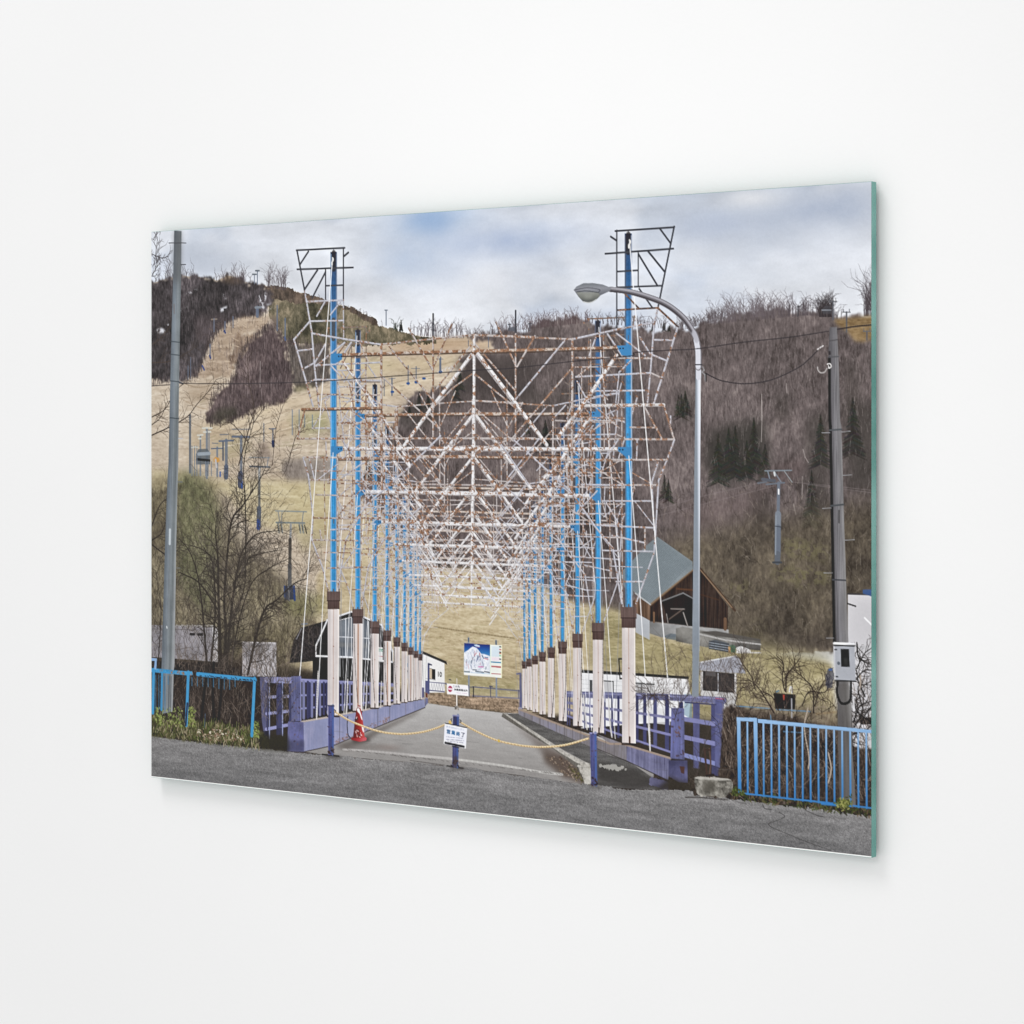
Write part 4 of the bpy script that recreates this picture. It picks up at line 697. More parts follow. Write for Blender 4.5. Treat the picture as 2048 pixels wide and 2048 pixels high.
# ---------------------------------------------------------------- bare trees on the left
cur('printed_bare_tree', 'dark leafless trees on the photograph\'s left')
TC, TC2, TC3 = (60, 54, 50), (80, 72, 66), (102, 93, 86)
for k in range(2000):
    x, y = random.uniform(130, 1450) * (1 if random.random() < .4 else .72), random.gauss(1330, 350)
    if x > 1000 and y < 900: continue
    if y < 480: continue
    twig(E(x, y)[0], -math.pi / 2 + random.gauss(0, .7), random.uniform(8, 26), .9, 2, random.choice((TC2, TC3, (138, 124, 108), TC, (150, 138, 118), (58, 50, 44))), .42)
for pts, w, w1, tl in (((660, 2000, 655, 1700, 645, 1400, 640, 1100, 622, 900, 640, 740), 9, 1.5, 40), ((680, 2000, 700, 1700, 690, 1400, 720, 1000, 752, 800, 830, 700, 950, 520, 1010, 400), 8, 1.2, 46),
    ((700, 2000, 745, 1500, 790, 1200, 830, 1050, 940, 920, 1110, 890), 7, 1.2, 40), ((870, 2000, 950, 1650, 1010, 1490, 1090, 1430, 1230, 1300, 1330, 1260), 6, 1.2, 36), ((560, 2000, 520, 1500, 480, 1220, 420, 1050, 340, 950), 5, 1.1, 34),
    ((590, 1900, 620, 1500, 600, 1150, 540, 1050, 420, 1000), 5, 1.1, 34), ((760, 1300, 860, 1150, 900, 1090, 1100, 1040), 4, 1, 30), ((640, 1500, 500, 1300, 380, 1230, 330, 1210), 4, 1, 30), ((850, 1250, 855, 900, 850, 620, 838, 430, 860, 250, 905, 100, 925, 0), 3.4, .9, 34), ((700, 1650, 820, 1420, 860, 1200), 4, 1.4, 30), ((740, 1950, 800, 1600, 900, 1300, 1040, 1180, 1200, 1100), 4, 1, 34)):
    limb(E(*pts), w * .85, w1 * .8, TC, 2, .75, tl)
for k in range(420):
    r_ = abs(random.gauss(0, 1)); an = random.uniform(-2.9, -.2); x, y = 800 + math.cos(an) * r_ * 330, 1250 + math.sin(an) * r_ * 480 + random.gauss(0, 120)
    twig(E(x, y)[0], an + random.gauss(0, .4), random.uniform(10, 24), .9, 2, random.choice((TC, TC2, (74, 64, 56), TC3)), .55, .6, .0)
for k in range(300):
    twig(E(random.uniform(140, 1400), random.uniform(1400, 1932))[0], -math.pi / 2 + random.gauss(0, .6), random.uniform(10, 30), 1.0, 2, random.choice((TC, TC2, (56, 47, 42), (112, 98, 86))), .6)
for pts, w, tl in (((800, 1932, 880, 1650, 920, 1500, 880, 1300, 868, 1080), 2.4, 22), ((920, 1600, 1000, 1480), 1.4, 14), ((880, 1760, 760, 1620, 700, 1600), 1.4, 18), ((130, 1700, 260, 1640, 400, 1560, 480, 1460, 560, 1370, 628, 1270), 2.2, 24), ((130, 1560, 230, 1500, 300, 1380, 380, 1290), 1.8, 22), ((130, 1140, 260, 1130, 390, 1070, 480, 1010), 1.6, 22), ((130, 1000, 200, 950, 270, 860), 1.4, 18), ((130, 1620, 200, 1560, 250, 1440), 1.6, 22), ((1060, 1932, 1090, 1650, 1140, 1480), 1.3, 16), ((1180, 1932, 1240, 1720, 1300, 1660), 1.3, 18)):
    limb(A(*pts), w, .8, (78, 66, 58), 2, .7, tl)
for pts in ((130, 965, 200, 915, 245, 810), (130, 1000, 250, 1080, 330, 1040), (130, 850, 190, 700, 245, 640), (180, 1900, 200, 1500, 160, 1200)): limb(E(*pts), 2.4, .9, TC, 2, .7, 30)
for k in range(26): twig(A(random.uniform(125, 200), random.uniform(130, 520))[0], random.uniform(-2.6, -.4), random.uniform(8, 20), 1.0, 2, (84, 78, 80), .8)
for pts in ((130, 300, 200, 330, 260, 320), (130, 470, 170, 390, 160, 300, 175, 180)): limb(A(*pts), 1.2, .7, (84, 78, 80), 1, .6, 12)
for k in range(700):
    x, y = random.uniform(162, 1500), random.uniform(640, 1300); twig(I(x, y)[0], -math.pi / 2 + random.gauss(0, .5), random.uniform(10, 34), 1.0, 1, random.choice(((58, 50, 46), (92, 80, 71), (126, 111, 100), (44, 39, 36), (108, 94, 84))), .7)
for pts in ((840, 800, 830, 1000, 800, 1300), (690, 830, 660, 1050, 640, 1240), (760, 700, 750, 1000, 770, 1290)): path(curve(I(*pts)), 6, (44, 36, 32), .8)

# ---------------------------------------------------------------- the lattice frames (nine, far to near)
VP = np.array([653.8, 701.6])
bars = []
def fb(Tf, pts, w, kind):
    P = Tf(*pts)
    for k in range(len(P) - 1): bars.append((P[k], P[k + 1], tw(Tf, *pts[2 * k:2 * k + 4], w), kind))
for pts, w, kd in (
    ((88, 272, 460, 254), 14, 'd'), ((92, 275, 150, 580), 12, 'd'), ((150, 580, 205, 900, 225, 1150, 240, 1300, 262, 1480), 13, 'w'), ((180, 282, 115, 382), 13, 'd'), ((450, 255, 450, 660), 10, 'd'), ((450, 660, 452, 960), 9, 'w'),
    ((488, 290, 455, 318), 15, 'd'), ((93, 420, 525, 405), 14, 'd'), ((250, 425, 150, 575), 14, 'd'), ((312, 422, 312, 655), 10, 'd'), ((312, 440, 210, 640), 13, 'd'), ((318, 546, 450, 541), 13, 'd'), ((175, 668, 450, 657), 14, 'w'),
    ((305, 675, 245, 780), 12, 'w'), ((430, 668, 350, 770), 11, 'w'), ((200, 820, 450, 815), 13, 'w'), ((188, 825, 68, 962, 215, 1475), 14, 'w'), ((215, 915, 470, 960, 740, 1000), 15, 'w'), ((740, 1000, 1060, 965, 1460, 925), 14, 'r'), ((1460, 925, 1930, 942), 14, 'r'),
    ((100, 1048, 210, 1035), 13, 'w'), ((155, 1180, 230, 1140, 310, 1000), 13, 'w'), ((180, 1295, 230, 1270, 735, 1278), 13, 'w'), ((240, 1160, 735, 1138), 13, 'w'), ((240, 1165, 460, 985), 14, 'w'), ((400, 1150, 510, 985), 14, 'w'), ((355, 1165, 440, 1255), 13, 'w'), ((580, 990, 640, 1130), 11, 'r'), ((640, 1160, 700, 1250), 10, 'w'),
    ((440, 1080, 1460, 1050), 25, 'R'), ((1460, 1050, 1930, 1045), 25, 'R'), ((742, 1000, 745, 1930), 18, 'r'), ((250, 1385, 735, 1390), 12, 'r'), ((1460, 930, 1460, 1860), 22, 'W'),
    ((1440, 1080, 1130, 1490, 920, 1780), 26, 'W'), ((1480, 1075, 1790, 1480, 1960, 1690), 26, 'W'), ((445, 1135, 620, 1370, 700, 1490, 860, 1730, 960, 1930), 22, 'W'),
    ((1440, 1000, 1165, 1345), 12, 'r'), ((1470, 1000, 1780, 1360), 13, 'r'), ((800, 1010, 1135, 1425), 12, 'r'), ((750, 1250, 1180, 1640), 12, 'r'), ((1143, 765, 1143, 940), 13, 'd'), ((1143, 940, 1143, 1725), 13, 'r'), ((1780, 740, 1780, 920), 13, 'd'), ((1780, 920, 1780, 1725), 13, 'r'),
    ((955, 875, 1135, 1190), 13, 'r'), ((1290, 840, 1150, 1165), 12, 'r'), ((1630, 830, 1775, 1150), 13, 'r'), ((1470, 1230, 1780, 1490), 13, 'r'), ((1440, 1230, 1290, 1340, 1140, 1490), 12, 'r'), ((600, 1430, 740, 1560, 900, 1780), 11, 'r'), ((440, 1210, 560, 1400), 9, 'w'),
    ((130, 1500, 745, 1490), 20, 'R'), ((150, 1510, 95, 1725), 13, 'r'), ((92, 1727, 1000, 1725, 1930, 1725), 15, 'r'), ((210, 1645, 350, 1645), 12, 'w'), ((430, 1805, 1930, 1805), 32, 'W'), ((1440, 1850, 1210, 1740), 13, 'r'), ((1480, 1840, 1720, 1735), 13, 'r'),
    ((500, 1500, 700, 1650, 800, 1800), 10, 'r'), ((560, 1620, 440, 1520), 9, 'r'), ((460, 1560, 580, 1660, 740, 1690), 9, 'w'), ((320, 1900, 315, 1750), 8, 'w'), ((850, 1500, 850, 1700), 9, 'r'), ((270, 1430, 350, 1390), 9, 'w'), ((215, 1640, 300, 1500), 8, 'w')): fb(B, pts, w, kd)
for pts, w, kd in (
    ((140, 325, 500, 328, 1460, 325), 13, 'r'), ((185, 500, 400, 497, 740, 520), 12, 'r'), ((235, 613, 540, 625), 11, 'r'), ((215, 793, 480, 795, 740, 790), 12, 'r'), ((350, 885, 490, 875), 12, 'w'), ((205, 962, 560, 968), 12, 'r'), ((320, 1180, 560, 1178), 11, 'r'),
    ((140, 330, 180, 470, 215, 780, 205, 960, 290, 1180, 335, 1360), 12, 'w'), ((190, 345, 225, 490), 11, 'w'), ((1200, 160, 960, 400, 620, 700, 470, 960), 14, 'w'), ((470, 960, 430, 1200, 410, 1380), 13, 'w'), ((600, 370, 440, 480), 13, 'w'), ((745, 0, 748, 570), 17, 'r'), ((440, 190, 520, 310), 12, 'w'),
    ((750, 130, 960, 400), 13, 'W'), ((960, 190, 1200, 520), 11, 'r'), ((1440, 320, 1200, 190), 10, 'r'), ((900, 260, 1080, 470), 11, 'r'), ((270, 890, 280, 960), 12, 'r'), ((400, 640, 460, 760), 9, 'w'), ((560, 530, 640, 640), 10, 'w')): fb(F, pts, w, kd)
for pts, w, kd in (
    ((1390, 240, 1845, 210), 15, 'd'), ((1845, 205, 1720, 830), 13, 'd'), ((1720, 830, 1690, 960, 1665, 1290, 1640, 1560), 13, 'w'), ((1735, 222, 1818, 335), 14, 'd'), ((1402, 235, 1402, 1000), 11, 'd'), ((1355, 283, 1398, 312), 15, 'd'), ((1313, 415, 1838, 376), 15, 'd'), ((1567, 405, 1567, 665), 10, 'd'), ((1570, 420, 1712, 655), 14, 'd'), ((1645, 398, 1768, 550), 15, 'd'),
    ((1408, 552, 1560, 543), 14, 'd'), ((1408, 675, 1745, 662), 14, 'd'), ((1575, 685, 1675, 830), 13, 'd'), ((1465, 725, 1570, 835), 13, 'b'), ((1408, 850, 1720, 832), 14, 'b'), ((1720, 835, 1875, 980), 15, 'b'), ((1870, 990, 1690, 1565), 15, 'w'), ((1060, 1075, 1400, 1000, 1690, 945), 15, 'w'), ((1690, 1080, 1830, 1082), 14, 'w'), ((1675, 1195, 1785, 1240), 14, 'w'), ((1665, 1335, 1740, 1370), 13, 'r'), ((1580, 1060, 1660, 1190), 13, 'w'), ((1400, 1030, 1620, 1200), 13, 'w'), ((1330, 1035, 1445, 1205), 14, 'w'),
    ((1085, 1218, 1660, 1222), 14, 'r'), ((1085, 1365, 1660, 1335), 14, 'w'), ((1200, 1475, 1640, 1470), 13, 'w'), ((1060, 1590, 1765, 1582), 26, 'R2'), ((1620, 1605, 1750, 1840), 14, 'r'), ((1765, 1590, 1845, 1850), 14, 'r'), ((1505, 1755, 1710, 1757), 13, 'r'), ((300, 1842, 1845, 1848), 15, 'r'), ((1818, 1670, 1815, 1740), 12, 'w'), ((1510, 1240, 1420, 1330), 13, 'w'), ((1420, 1330, 1395, 1560), 10, 'w'), ((1100, 1360, 1200, 1280), 12, 'r'), ((1095, 1400, 1180, 1560), 12, 'w'), ((1225, 1520, 1400, 1490), 11, 'w'), ((1190, 1200, 1240, 1060), 11, 'w'),
    ((1060, 1075, 1057, 1930), 18, 'r'), ((316, 1045, 1060, 1075), 14, 'r'), ((300, 1172, 1400, 1140), 25, 'R'), ((1400, 1200, 1170, 1540, 950, 1830), 28, 'W'), ((330, 1190, 620, 1570, 860, 1890), 28, 'W'), ((1000, 1085, 625, 1535), 13, 'w'), ((1045, 1310, 720, 1690, 580, 1860), 13, 'r'), ((770, 1050, 630, 1290), 13, 'r'), ((600, 1860, 300, 1600), 11, 'r'), ((900, 1700, 1010, 1580), 10, 'w')): fb(C, pts, w, kd)
for pts, w, kd in (
    ((0, 380, 1410, 378), 30, 'W'), ((1845, 310, 1790, 460, 1725, 620, 1700, 1040, 1690, 1180, 1550, 1570), 13, 'w'), ((1720, 480, 1670, 640, 1690, 1000), 13, 'w'), ((900, 460, 1790, 460), 14, 'r'), ((1100, 652, 1440, 655), 14, 'w'), ((1440, 655, 1720, 655), 14, 'r'), ((1290, 778, 1665, 778), 12, 'w'), ((1250, 965, 1690, 985), 13, 'w'), ((1365, 1045, 1615, 1100), 13, 'w'), ((1620, 985, 1618, 1160), 12, 'r'), ((1290, 1160, 1690, 1168), 12, 'w'), ((1395, 1400, 1600, 1400), 12, 'w'), ((1560, 310, 1555, 450), 11, 'w'),
    ((610, 310, 1050, 710, 1230, 970, 1370, 1140, 1440, 1570), 14, 'w'), ((1057, 0, 1055, 710), 18, 'r'), ((1410, 310, 1320, 445), 13, 'w'), ((1160, 470, 1440, 650), 12, 'r'), ((1250, 700, 1100, 860), 12, 'w'), ((1320, 790, 1420, 960), 12, 'w'), ((860, 580, 700, 800), 22, 'W'), ((300, 400, 560, 310), 10, 'r'), ((930, 590, 1060, 720), 10, 'w'), ((800, 300, 560, 600), 11, 'w'), ((1140, 60, 1060, 200), 9, 'w'), ((500, 330, 720, 650), 12, 'w')): fb(G, pts, w, kd)

for pts, w, kd in (((405, 0, 408, 1370), 8, 'r'), ((300, 330, 310, 960), 7, 'r'), ((620, 0, 625, 900), 8, 'r'), ((520, 330, 530, 1180), 7, 'r'), ((230, 430, 740, 432), 8, 'r'), ((400, 700, 760, 705), 8, 'r'), ((400, 850, 700, 840), 8, 'w'), ((300, 1060, 560, 1062), 8, 'r'), ((330, 1280, 470, 1282), 7, 'w'), ((400, 60, 740, 70), 8, 'r'), ((400, 640, 560, 500), 9, 'w'), ((420, 760, 600, 560), 8, 'r'), ((620, 430, 740, 560), 8, 'r'), ((480, 870, 620, 720), 8, 'r'), ((250, 500, 400, 380), 7, 'w'), ((560, 1000, 440, 1180), 8, 'w'), ((640, 200, 740, 330), 8, 'r'), ((410, 180, 560, 60), 8, 'r')): fb(F, pts, w, kd)
for pts, w, kd in (((620, 1150, 625, 1930), 8, 'r'), ((520, 1280, 525, 1930), 7, 'r'), ((440, 1600, 740, 1605), 8, 'r'), ((440, 1440, 740, 1435), 8, 'w'), ((560, 1280, 740, 1480), 9, 'r'), ((450, 1480, 620, 1300), 8, 'w'), ((640, 1700, 740, 1560), 8, 'r'), ((440, 1880, 620, 1740), 9, 'w')): fb(B, pts, w, kd)
for pts, w, kd in (((1440, 0, 1445, 1560), 8, 'r'), ((1345, 40, 1350, 1400), 7, 'r'), ((1200, 0, 1205, 900), 8, 'r'), ((1130, 60, 1135, 800), 7, 'r'), ((1070, 130, 1460, 140), 9, 'r'), ((1070, 560, 1460, 560), 8, 'r'), ((1080, 870, 1460, 880), 8, 'w'), ((1290, 1060, 1460, 1060), 8, 'r'), ((1350, 1280, 1600, 1290), 7, 'w'), ((1200, 240, 1400, 120), 9, 'r'), ((1080, 330, 1200, 180), 8, 'w'), ((1260, 560, 1420, 470), 8, 'r'), ((1080, 560, 1200, 700), 8, 'r'), ((1520, 560, 1660, 640), 8, 'r'), ((1300, 900, 1440, 790), 8, 'w'), ((1540, 780, 1680, 960), 8, 'w'), ((1240, 340, 1320, 480), 8, 'r')): fb(G, pts, w, kd)
for pts, w, kd in (((1200, 1080, 1205, 1930), 8, 'r'), ((1300, 1040, 1305, 1930), 7, 'r'), ((1130, 1300, 1135, 1930), 7, 'r'), ((1070, 1700, 1460, 1705), 8, 'r'), ((1080, 1290, 1440, 1285), 8, 'r'), ((1230, 1700, 1400, 1620), 9, 'w'), ((1080, 1900, 1220, 1740), 9, 'w'), ((1260, 1620, 1420, 1760), 9, 'r'), ((1230, 1400, 1330, 1540), 8, 'r')): fb(C, pts, w, kd)
lp = dict(bl=B(350, 285)[0], br=B(400, 285)[0], cap=F(325, 1360, 423, 1360, 423, 1497, 325, 1497), slv=np.vstack([F(330, 1497, 418, 1497), J(518, 1205, 410, 1205)]), gus=[B(355, 1070, 440, 1070, 440, 1115, 400, 1140, 355, 1140), B(355, 1785, 445, 1785, 445, 1820, 385, 1855, 355, 1855)])
rp = dict(bl=C(1463, 258)[0], br=C(1518, 258)[0], cap=G(1435, 1595, 1552, 1595, 1552, 1757, 1435, 1757), slv=np.vstack([L(595, 360, 722, 362), L(728, 1475, 597, 1470)]), gus=[C(1400, 1125, 1515, 1120, 1515, 1200, 1440, 1200), G(1410, 362, 1515, 360, 1515, 440, 1475, 440, 1410, 390)])
ropes = [np.vstack([A(1525, 340), E(1430, 0), E(1280, 1930), I(1590, 820)]), np.vstack([E(1530, 290), I(1820, 0), I(1755, 1240)]), np.vstack([C(1500, 320), G(1605, 0), G(1775, 1930), L(1060, 1130)]), np.vstack([G(1495, 430), L(765, 0), L(865, 1540)])]
thin = [J(545, 0, 540, 300, 565, 840, 590, 1190), J(640, 0, 605, 830, 600, 1190), F(435, 1200, 420, 1932), L(400, 0, 465, 1040, 495, 1400), L(570, 120, 540, 1000, 520, 1250)]
KIND = {'d': ((82, 83, 90), .0), 'b': ((98, 84, 80), .12), 'w': ((188, 189, 200), .02), 'r': ((192, 184, 182), .19), 'R': ((200, 186, 174), .30), 'R2': ((206, 204, 204), .12), 'W': ((218, 217, 219), .10)}
rr = random.Random(3)
for i in range(8, -1, -1):
    s = 1 / (1 + .2265 * i)
    sc_ = lambda P: VP + (np.asarray(P) - VP) * s
    jit = lambda p: (p[0] + rr.gauss(0, .4) * (i > 0), p[1] + rr.gauss(0, .4) * (i > 0))
    cur('printed_lattice_frame', 'white and rusty lattice frame, number %d from the front of the photographed walkway' % (i + 1) if i else 'front lattice frame with blue posts against the sky in the photograph')
    hz = .10 * i / 8
    # rear thin cables
    for r_ in thin: path(sc_(r_), max(.7, 1.1 * s), (150, 150, 156), .7)
    for d_, side in ((lp, -1), (rp, 1)):
        bl, br = sc_(d_['bl']), sc_(d_['br']); cap = sc_(d_['cap']); slv = sc_(d_['slv'])
        wpx = br[0] - bl[0]; yb = cap[0][1] + 2
        xl0, xr0 = bl[0], br[0]; cxm = (cap[0][0] + cap[1][0]) / 2; hwid = wpx * .47
        if side < 0: cl_, cr_ = cxm - hwid, cxm + hwid
        else: cl_, cr_ = cxm - hwid, cxm + hwid
        post = np.array([[xl0, bl[1]], [xr0, br[1]], [cr_, yb], [cl_, yb]])
        bc = mixc([(64, 84, 122), (68, 130, 190), (66, 154, 216), (60, 158, 222)], np.clip((YY - bl[1]) / (yb - bl[1]) * 1.6, 0, 1))
        fill(post, (bc * (.92 + .14 * N_VST + .08 * (N_FINE - .5) + .12 * (N_EDGE - .5))[..., None]).astype(np.float32))
        for _ in range(5):
            f_ = rr.random(); q_ = np.array([xl0 + wpx * rr.uniform(.2, .8), bl[1] + (yb - bl[1]) * f_]); seg(q_, q_ + (rr.uniform(-.5, .5), rr.uniform(2, 9) * s), rr.uniform(.8, 2.2) * s, rr.choice([(98, 86, 84), (120, 92, 78), (150, 170, 190)]), .7, own=False)
        path([(xl0 + wpx * .10, bl[1] + 4), (cl_ + wpx * .10, yb)], max(.8, wpx * .15), (104, 104, 116) if side > 0 else (150, 188, 228), .85, own=False)
        path([(xr0 - wpx * .06, bl[1] + 4), (cr_ - wpx * .06, yb)], max(.8, wpx * .15), (136, 146, 168) if side < 0 else (176, 182, 198), .85, own=False)
        path([(xl0 + wpx * .62, bl[1] + 40 * s), (cl_ + wpx * .62, yb)], max(.7, wpx * .08), (48, 104, 158), .6, own=False)
        path([(xl0 + wpx * .5, bl[1] + 2), (xl0 + wpx * .5, bl[1] + (yb - bl[1]) * .05)], wpx * .7, (66, 56, 52), .7, own=False)
        if side < 0: path([(xl0 + wpx * .45, bl[1] + (yb - bl[1]) * .20), (xl0 + wpx * .45, bl[1] + (yb - bl[1]) * .255)], wpx * .6, (92, 74, 62), .7, own=False)
        path([((xl0 + xr0) / 2, bl[1] - 4 * s), ((xl0 + xr0) / 2, bl[1])], 1, (70, 70, 76), .9)
    for p0, p1, w, kd in bars:
        c, ru = KIND[kd]
        if i and kd == 'd': c, ru = (128, 116, 110), .12
        c = tuple(min(255, (v * (1 - hz) + 210 * hz) * (1 + .006 * i)) for v in c)
        q0, q1 = jit(sc_(p0)), jit(sc_(p1)); ww = w * s * (1.0 if i == 0 else 1.15 if kd == 'W' else 1.04 if kd == 'R' else .92)
        if i and w < 3 and rr.random() < .05 * i: continue
        seg(q0, q1, ww, c, 1.0 if i == 0 else .95, rust=ru * (1 - .10 * i) - .01 * i if ru else None)
        if ww > 1.6 and kd in 'wrWR2':      # shaded lower side of the steel section
            dx, dy = q1[0] - q0[0], q1[1] - q0[1]; l_ = math.hypot(dx, dy) + 1e-6; nx, ny = -dy / l_, dx / l_
            if ny < 0 or (abs(ny) < .05 and nx < 0): nx, ny = -nx, -ny
            o_ = ww * .36; seg((q0[0] + nx * o_, q0[1] + ny * o_), (q1[0] + nx * o_, q1[1] + ny * o_), ww * .26, (112, 100, 98), .5 if i < 3 else .3, own=False)
        if kd == 'R' and i < 4: seg((q0[0], q0[1] + ww * .55), (q1[0], q1[1] + ww * .55), ww * .4, (84, 70, 62), .8)
    for d_, side in ((lp, -1), (rp, 1)):
        for g_ in d_['gus']: fill(sc_(g_), (66, 138, 196))
        if i < 4:
            for g_ in d_['gus']:
                m_ = sc_(g_).mean(0); seg(m_ + (side * -4 * s, -3 * s), m_ + (side * -4 * s + .5, -3 * s), 2.2 * s, (36, 48, 62)); seg(m_ + (side * -9 * s, -3 * s), m_ + (side * -9 * s + .5, -3 * s), 2.2 * s, (36, 48, 62))
        # sleeve and cap of the column
        slv = sc_(d_['slv']); cap = sc_(d_['cap'])
        fill(slv, (mixc([(202, 192, 190), (216, 207, 205), (223, 214, 211)], np.clip(.5 + (N_VST - .5) * .5 + (N_MID - .5) * .8, 0, 1))).astype(np.float32))
        wd = slv[1][0] - slv[0][0]
        path([slv[0] + (wd * .12, 0), slv[3] + (wd * .12, 0)], wd * .24, (172, 164, 166), .35 if side < 0 else .2, own=False); path([slv[1] - (wd * .06, 0), slv[2] - (wd * .06, 0)], wd * .1, (240, 232, 226), .7, own=False)
        for f in (.5,): path([slv[0] * (1 - f) + slv[1] * f, slv[3] * (1 - f) + slv[2] * f], max(.7, 1.3 * s), (186, 150, 134), .7, own=False)
        if i in (1, 3, 6) and side < 0: path([slv[0] * .45 + slv[1] * .55 + (0, 2), slv[3] * .45 + slv[2] * .55], max(1, wd * .16), (172, 112, 78), .6, own=False)
        b0 = slv[3] * .45 + slv[2] * .55; seg(b0 + (0, -8 * s), b0, 3.2 * s, (84, 58, 44), .9, own=False); path([slv[3] + (0, 1.5 * s), slv[2] + (0, 1.5 * s)], max(1, 3 * s), (64, 50, 44), .85, own=False)
        for f in (.35, .65): q = (slv[0] + slv[1]) / 2 * (1 - f) + (slv[2] + slv[3]) / 2 * f; seg(q, q + (.6, 0), 1.6 * s, (150, 96, 78), .8, own=False)
        if i in (1, 2, 3, 4): path(curve(np.array([slv[0] + (wd * .1, 2), slv[0] * .5 + slv[3] * .5 + (wd * .25, 0), slv[3] * .9 + slv[0] * .1 + (wd * .5, 0)])) if side < 0 else curve(np.array([slv[1] - (wd * .04, 0), slv[1] * .5 + slv[2] * .5 - (wd * .1, 0), slv[2] - (wd * .4, 4)])), 1.0, (70, 66, 66), .85, own=False)
        hc = cap[2][1] - cap[1][1]; u_ = wd * .03
        fill(np.array([cap[0] - (u_, 0), cap[1] + (u_, 0), [cap[1][0] + u_, cap[1][1] + hc * .56], [cap[0][0] - u_, cap[0][1] + hc * .56]]), tint((106, 87, 83), N_VST, .12)); fill(np.array([[cap[0][0] + u_, cap[0][1] + hc * .5], [cap[1][0] - u_, cap[1][1] + hc * .5], cap[2] - (u_, 0), cap[3] + (u_, 0)]), tint((94, 75, 72), N_VST, .12)); path([[cap[0][0], cap[0][1] + hc * .53], [cap[1][0], cap[1][1] + hc * .53]], max(.8, 1.3 * s), (60, 48, 48), .7, own=False)
        for f in (.06, .5, .94): q = cap[0] * (1 - f) + cap[1] * f; seg(q, q + (0, -3 * s), 2.4 * s, (110, 86, 78), .9)
    for k_, r_ in enumerate(ropes): path(sc_(r_), max(.8, (1.6 if k_ % 2 == 0 else 1.35) * s), (236, 236, 240), .95 if i < 4 else .7)
    for k_ in (0, 2) if i == 0 else (): q = ropes[k_][0]; path(curve(np.array([q + (0, -2), q + (1.5, 1), q + (-1, 5), q + (-1, 9)])), 2.0, (220, 218, 214), .9)
# rope tails tied to the rails
cur('printed_rope_tail', 'white rope ends tied to the railing in the photograph')
for pts in ((320, 780, 308, 1000, 302, 1240), (605, 860, 596, 1100, 590, 1190), (790, 880, 782, 1080, 778, 1150), (930, 880, 922, 1130)): path(curve(J(*pts)), 2.0, (206, 202, 198), .85)
for pts in ((845, 1070, 858, 1300, 866, 1545), (465, 1040, 475, 1250, 498, 1415), (225, 1010, 240, 1200, 258, 1340)): path(curve(L(*pts)), 2.2, (204, 200, 196), .85)

# ---------------------------------------------------------------- right shrubs and bank
cur('printed_shrubs', 'tangled leafless shrubs on the photograph\'s right')
FS = forest([(40, 34, 31), (60, 51, 46), (84, 72, 64), (116, 102, 92)], 131, .35, .35, .45)
fill(cat(L(1560, 1150, 1700, 1100), M(450, 560, 900, 640, 1100, 700, 1320, 760, 1430, 900, 1500, 940, 1610, 930, 1610, 1530, 300, 1350, 290, 1150, 310, 900)), FS, rough=3)
fill(M(450, 560, 700, 520, 1250, 560, 1300, 760, 1050, 720, 600, 660), forest([(70, 60, 52), (104, 92, 80), (134, 120, 104), (160, 146, 124)], 133), .7, soft=6, own=False)
fill(M(755, 450, 945, 462, 940, 590, 770, 585), (46, 38, 38)); fill(M(835, 462, 852, 466, 848, 510, 838, 512), (190, 62, 48)); path(M(780, 440, 800, 430), 2, (80, 120, 150)); path(curve(M(890, 440, 900, 400, 915, 410, 912, 450)), 1.6, (206, 206, 210)); path(M(910, 500, 912, 660), 1.6, (160, 160, 168))
for pts in ((440, 562, 720, 582), (780, 592, 1070, 608), (730, 640, 735, 700), (840, 780, 1000, 790)): path(M(*pts), 1.5, (88, 140, 186), .8)
path(M(1120, 630, 1300, 612), 3, (150, 128, 96), .7)
for k in range(620):
    x, y = random.uniform(330, 1600), random.uniform(430, 1430); p = M(x, y)[0]
    if random.random() < .35 or y > 700 or x > 1440: twig(p, random.choice((-math.pi / 2, -math.pi / 2, random.uniform(-3, 0))) + random.gauss(0, .4), random.uniform(10, 34), 1.1, 1, random.choice(((120, 104, 92), (150, 134, 120), (36, 30, 28), (46, 38, 34), (92, 78, 68))), .65)
SH = (64, 54, 50)
for pts, w, tl in (((860, 440, 870, 300, 930, 220, 985, 150), 2.2, 24), ((850, 430, 830, 320, 840, 200, 780, 130), 1.8, 22), ((1100, 620, 1090, 420, 1020, 330, 930, 250), 2.2, 26), ((1110, 560, 1150, 420, 1200, 330), 1.8, 22), ((760, 620, 700, 520, 620, 400, 540, 330), 2.2, 28), ((800, 600, 740, 480, 640, 430), 1.6, 22), ((600, 420, 560, 300, 490, 200, 470, 150), 1.6, 22), ((420, 560, 470, 420, 600, 380), 1.4, 22), ((1000, 560, 1060, 440, 1200, 440, 1240, 300), 1.6, 24)): limb(M(*pts), w, .8, SH, 2, .8, tl)
for pts, w in (((880, 2000, 900, 1500, 880, 1200, 820, 900), 2.4), ((905, 1500, 960, 1260, 1000, 1180), 1.2), ((905, 1350, 850, 1150, 790, 1020), 1.2), ((1290, 1900, 1360, 1600, 1450, 1300), 1.4), ((1100, 1250, 1150, 1100, 1240, 1000), 1)): limb(L(*[v if j % 2 == 0 else min(v, 1010) if pts[0] < 1000 else v for j, v in enumerate(pts)]), w, .8, (78, 68, 64), 2, .6, 22)
for k in range(200): twig(L(random.uniform(860, 1920), random.uniform(640, 1120))[0], -math.pi / 2 + random.gauss(0, .5), random.uniform(10, 30), .9, 1, (96, 84, 78), .6)
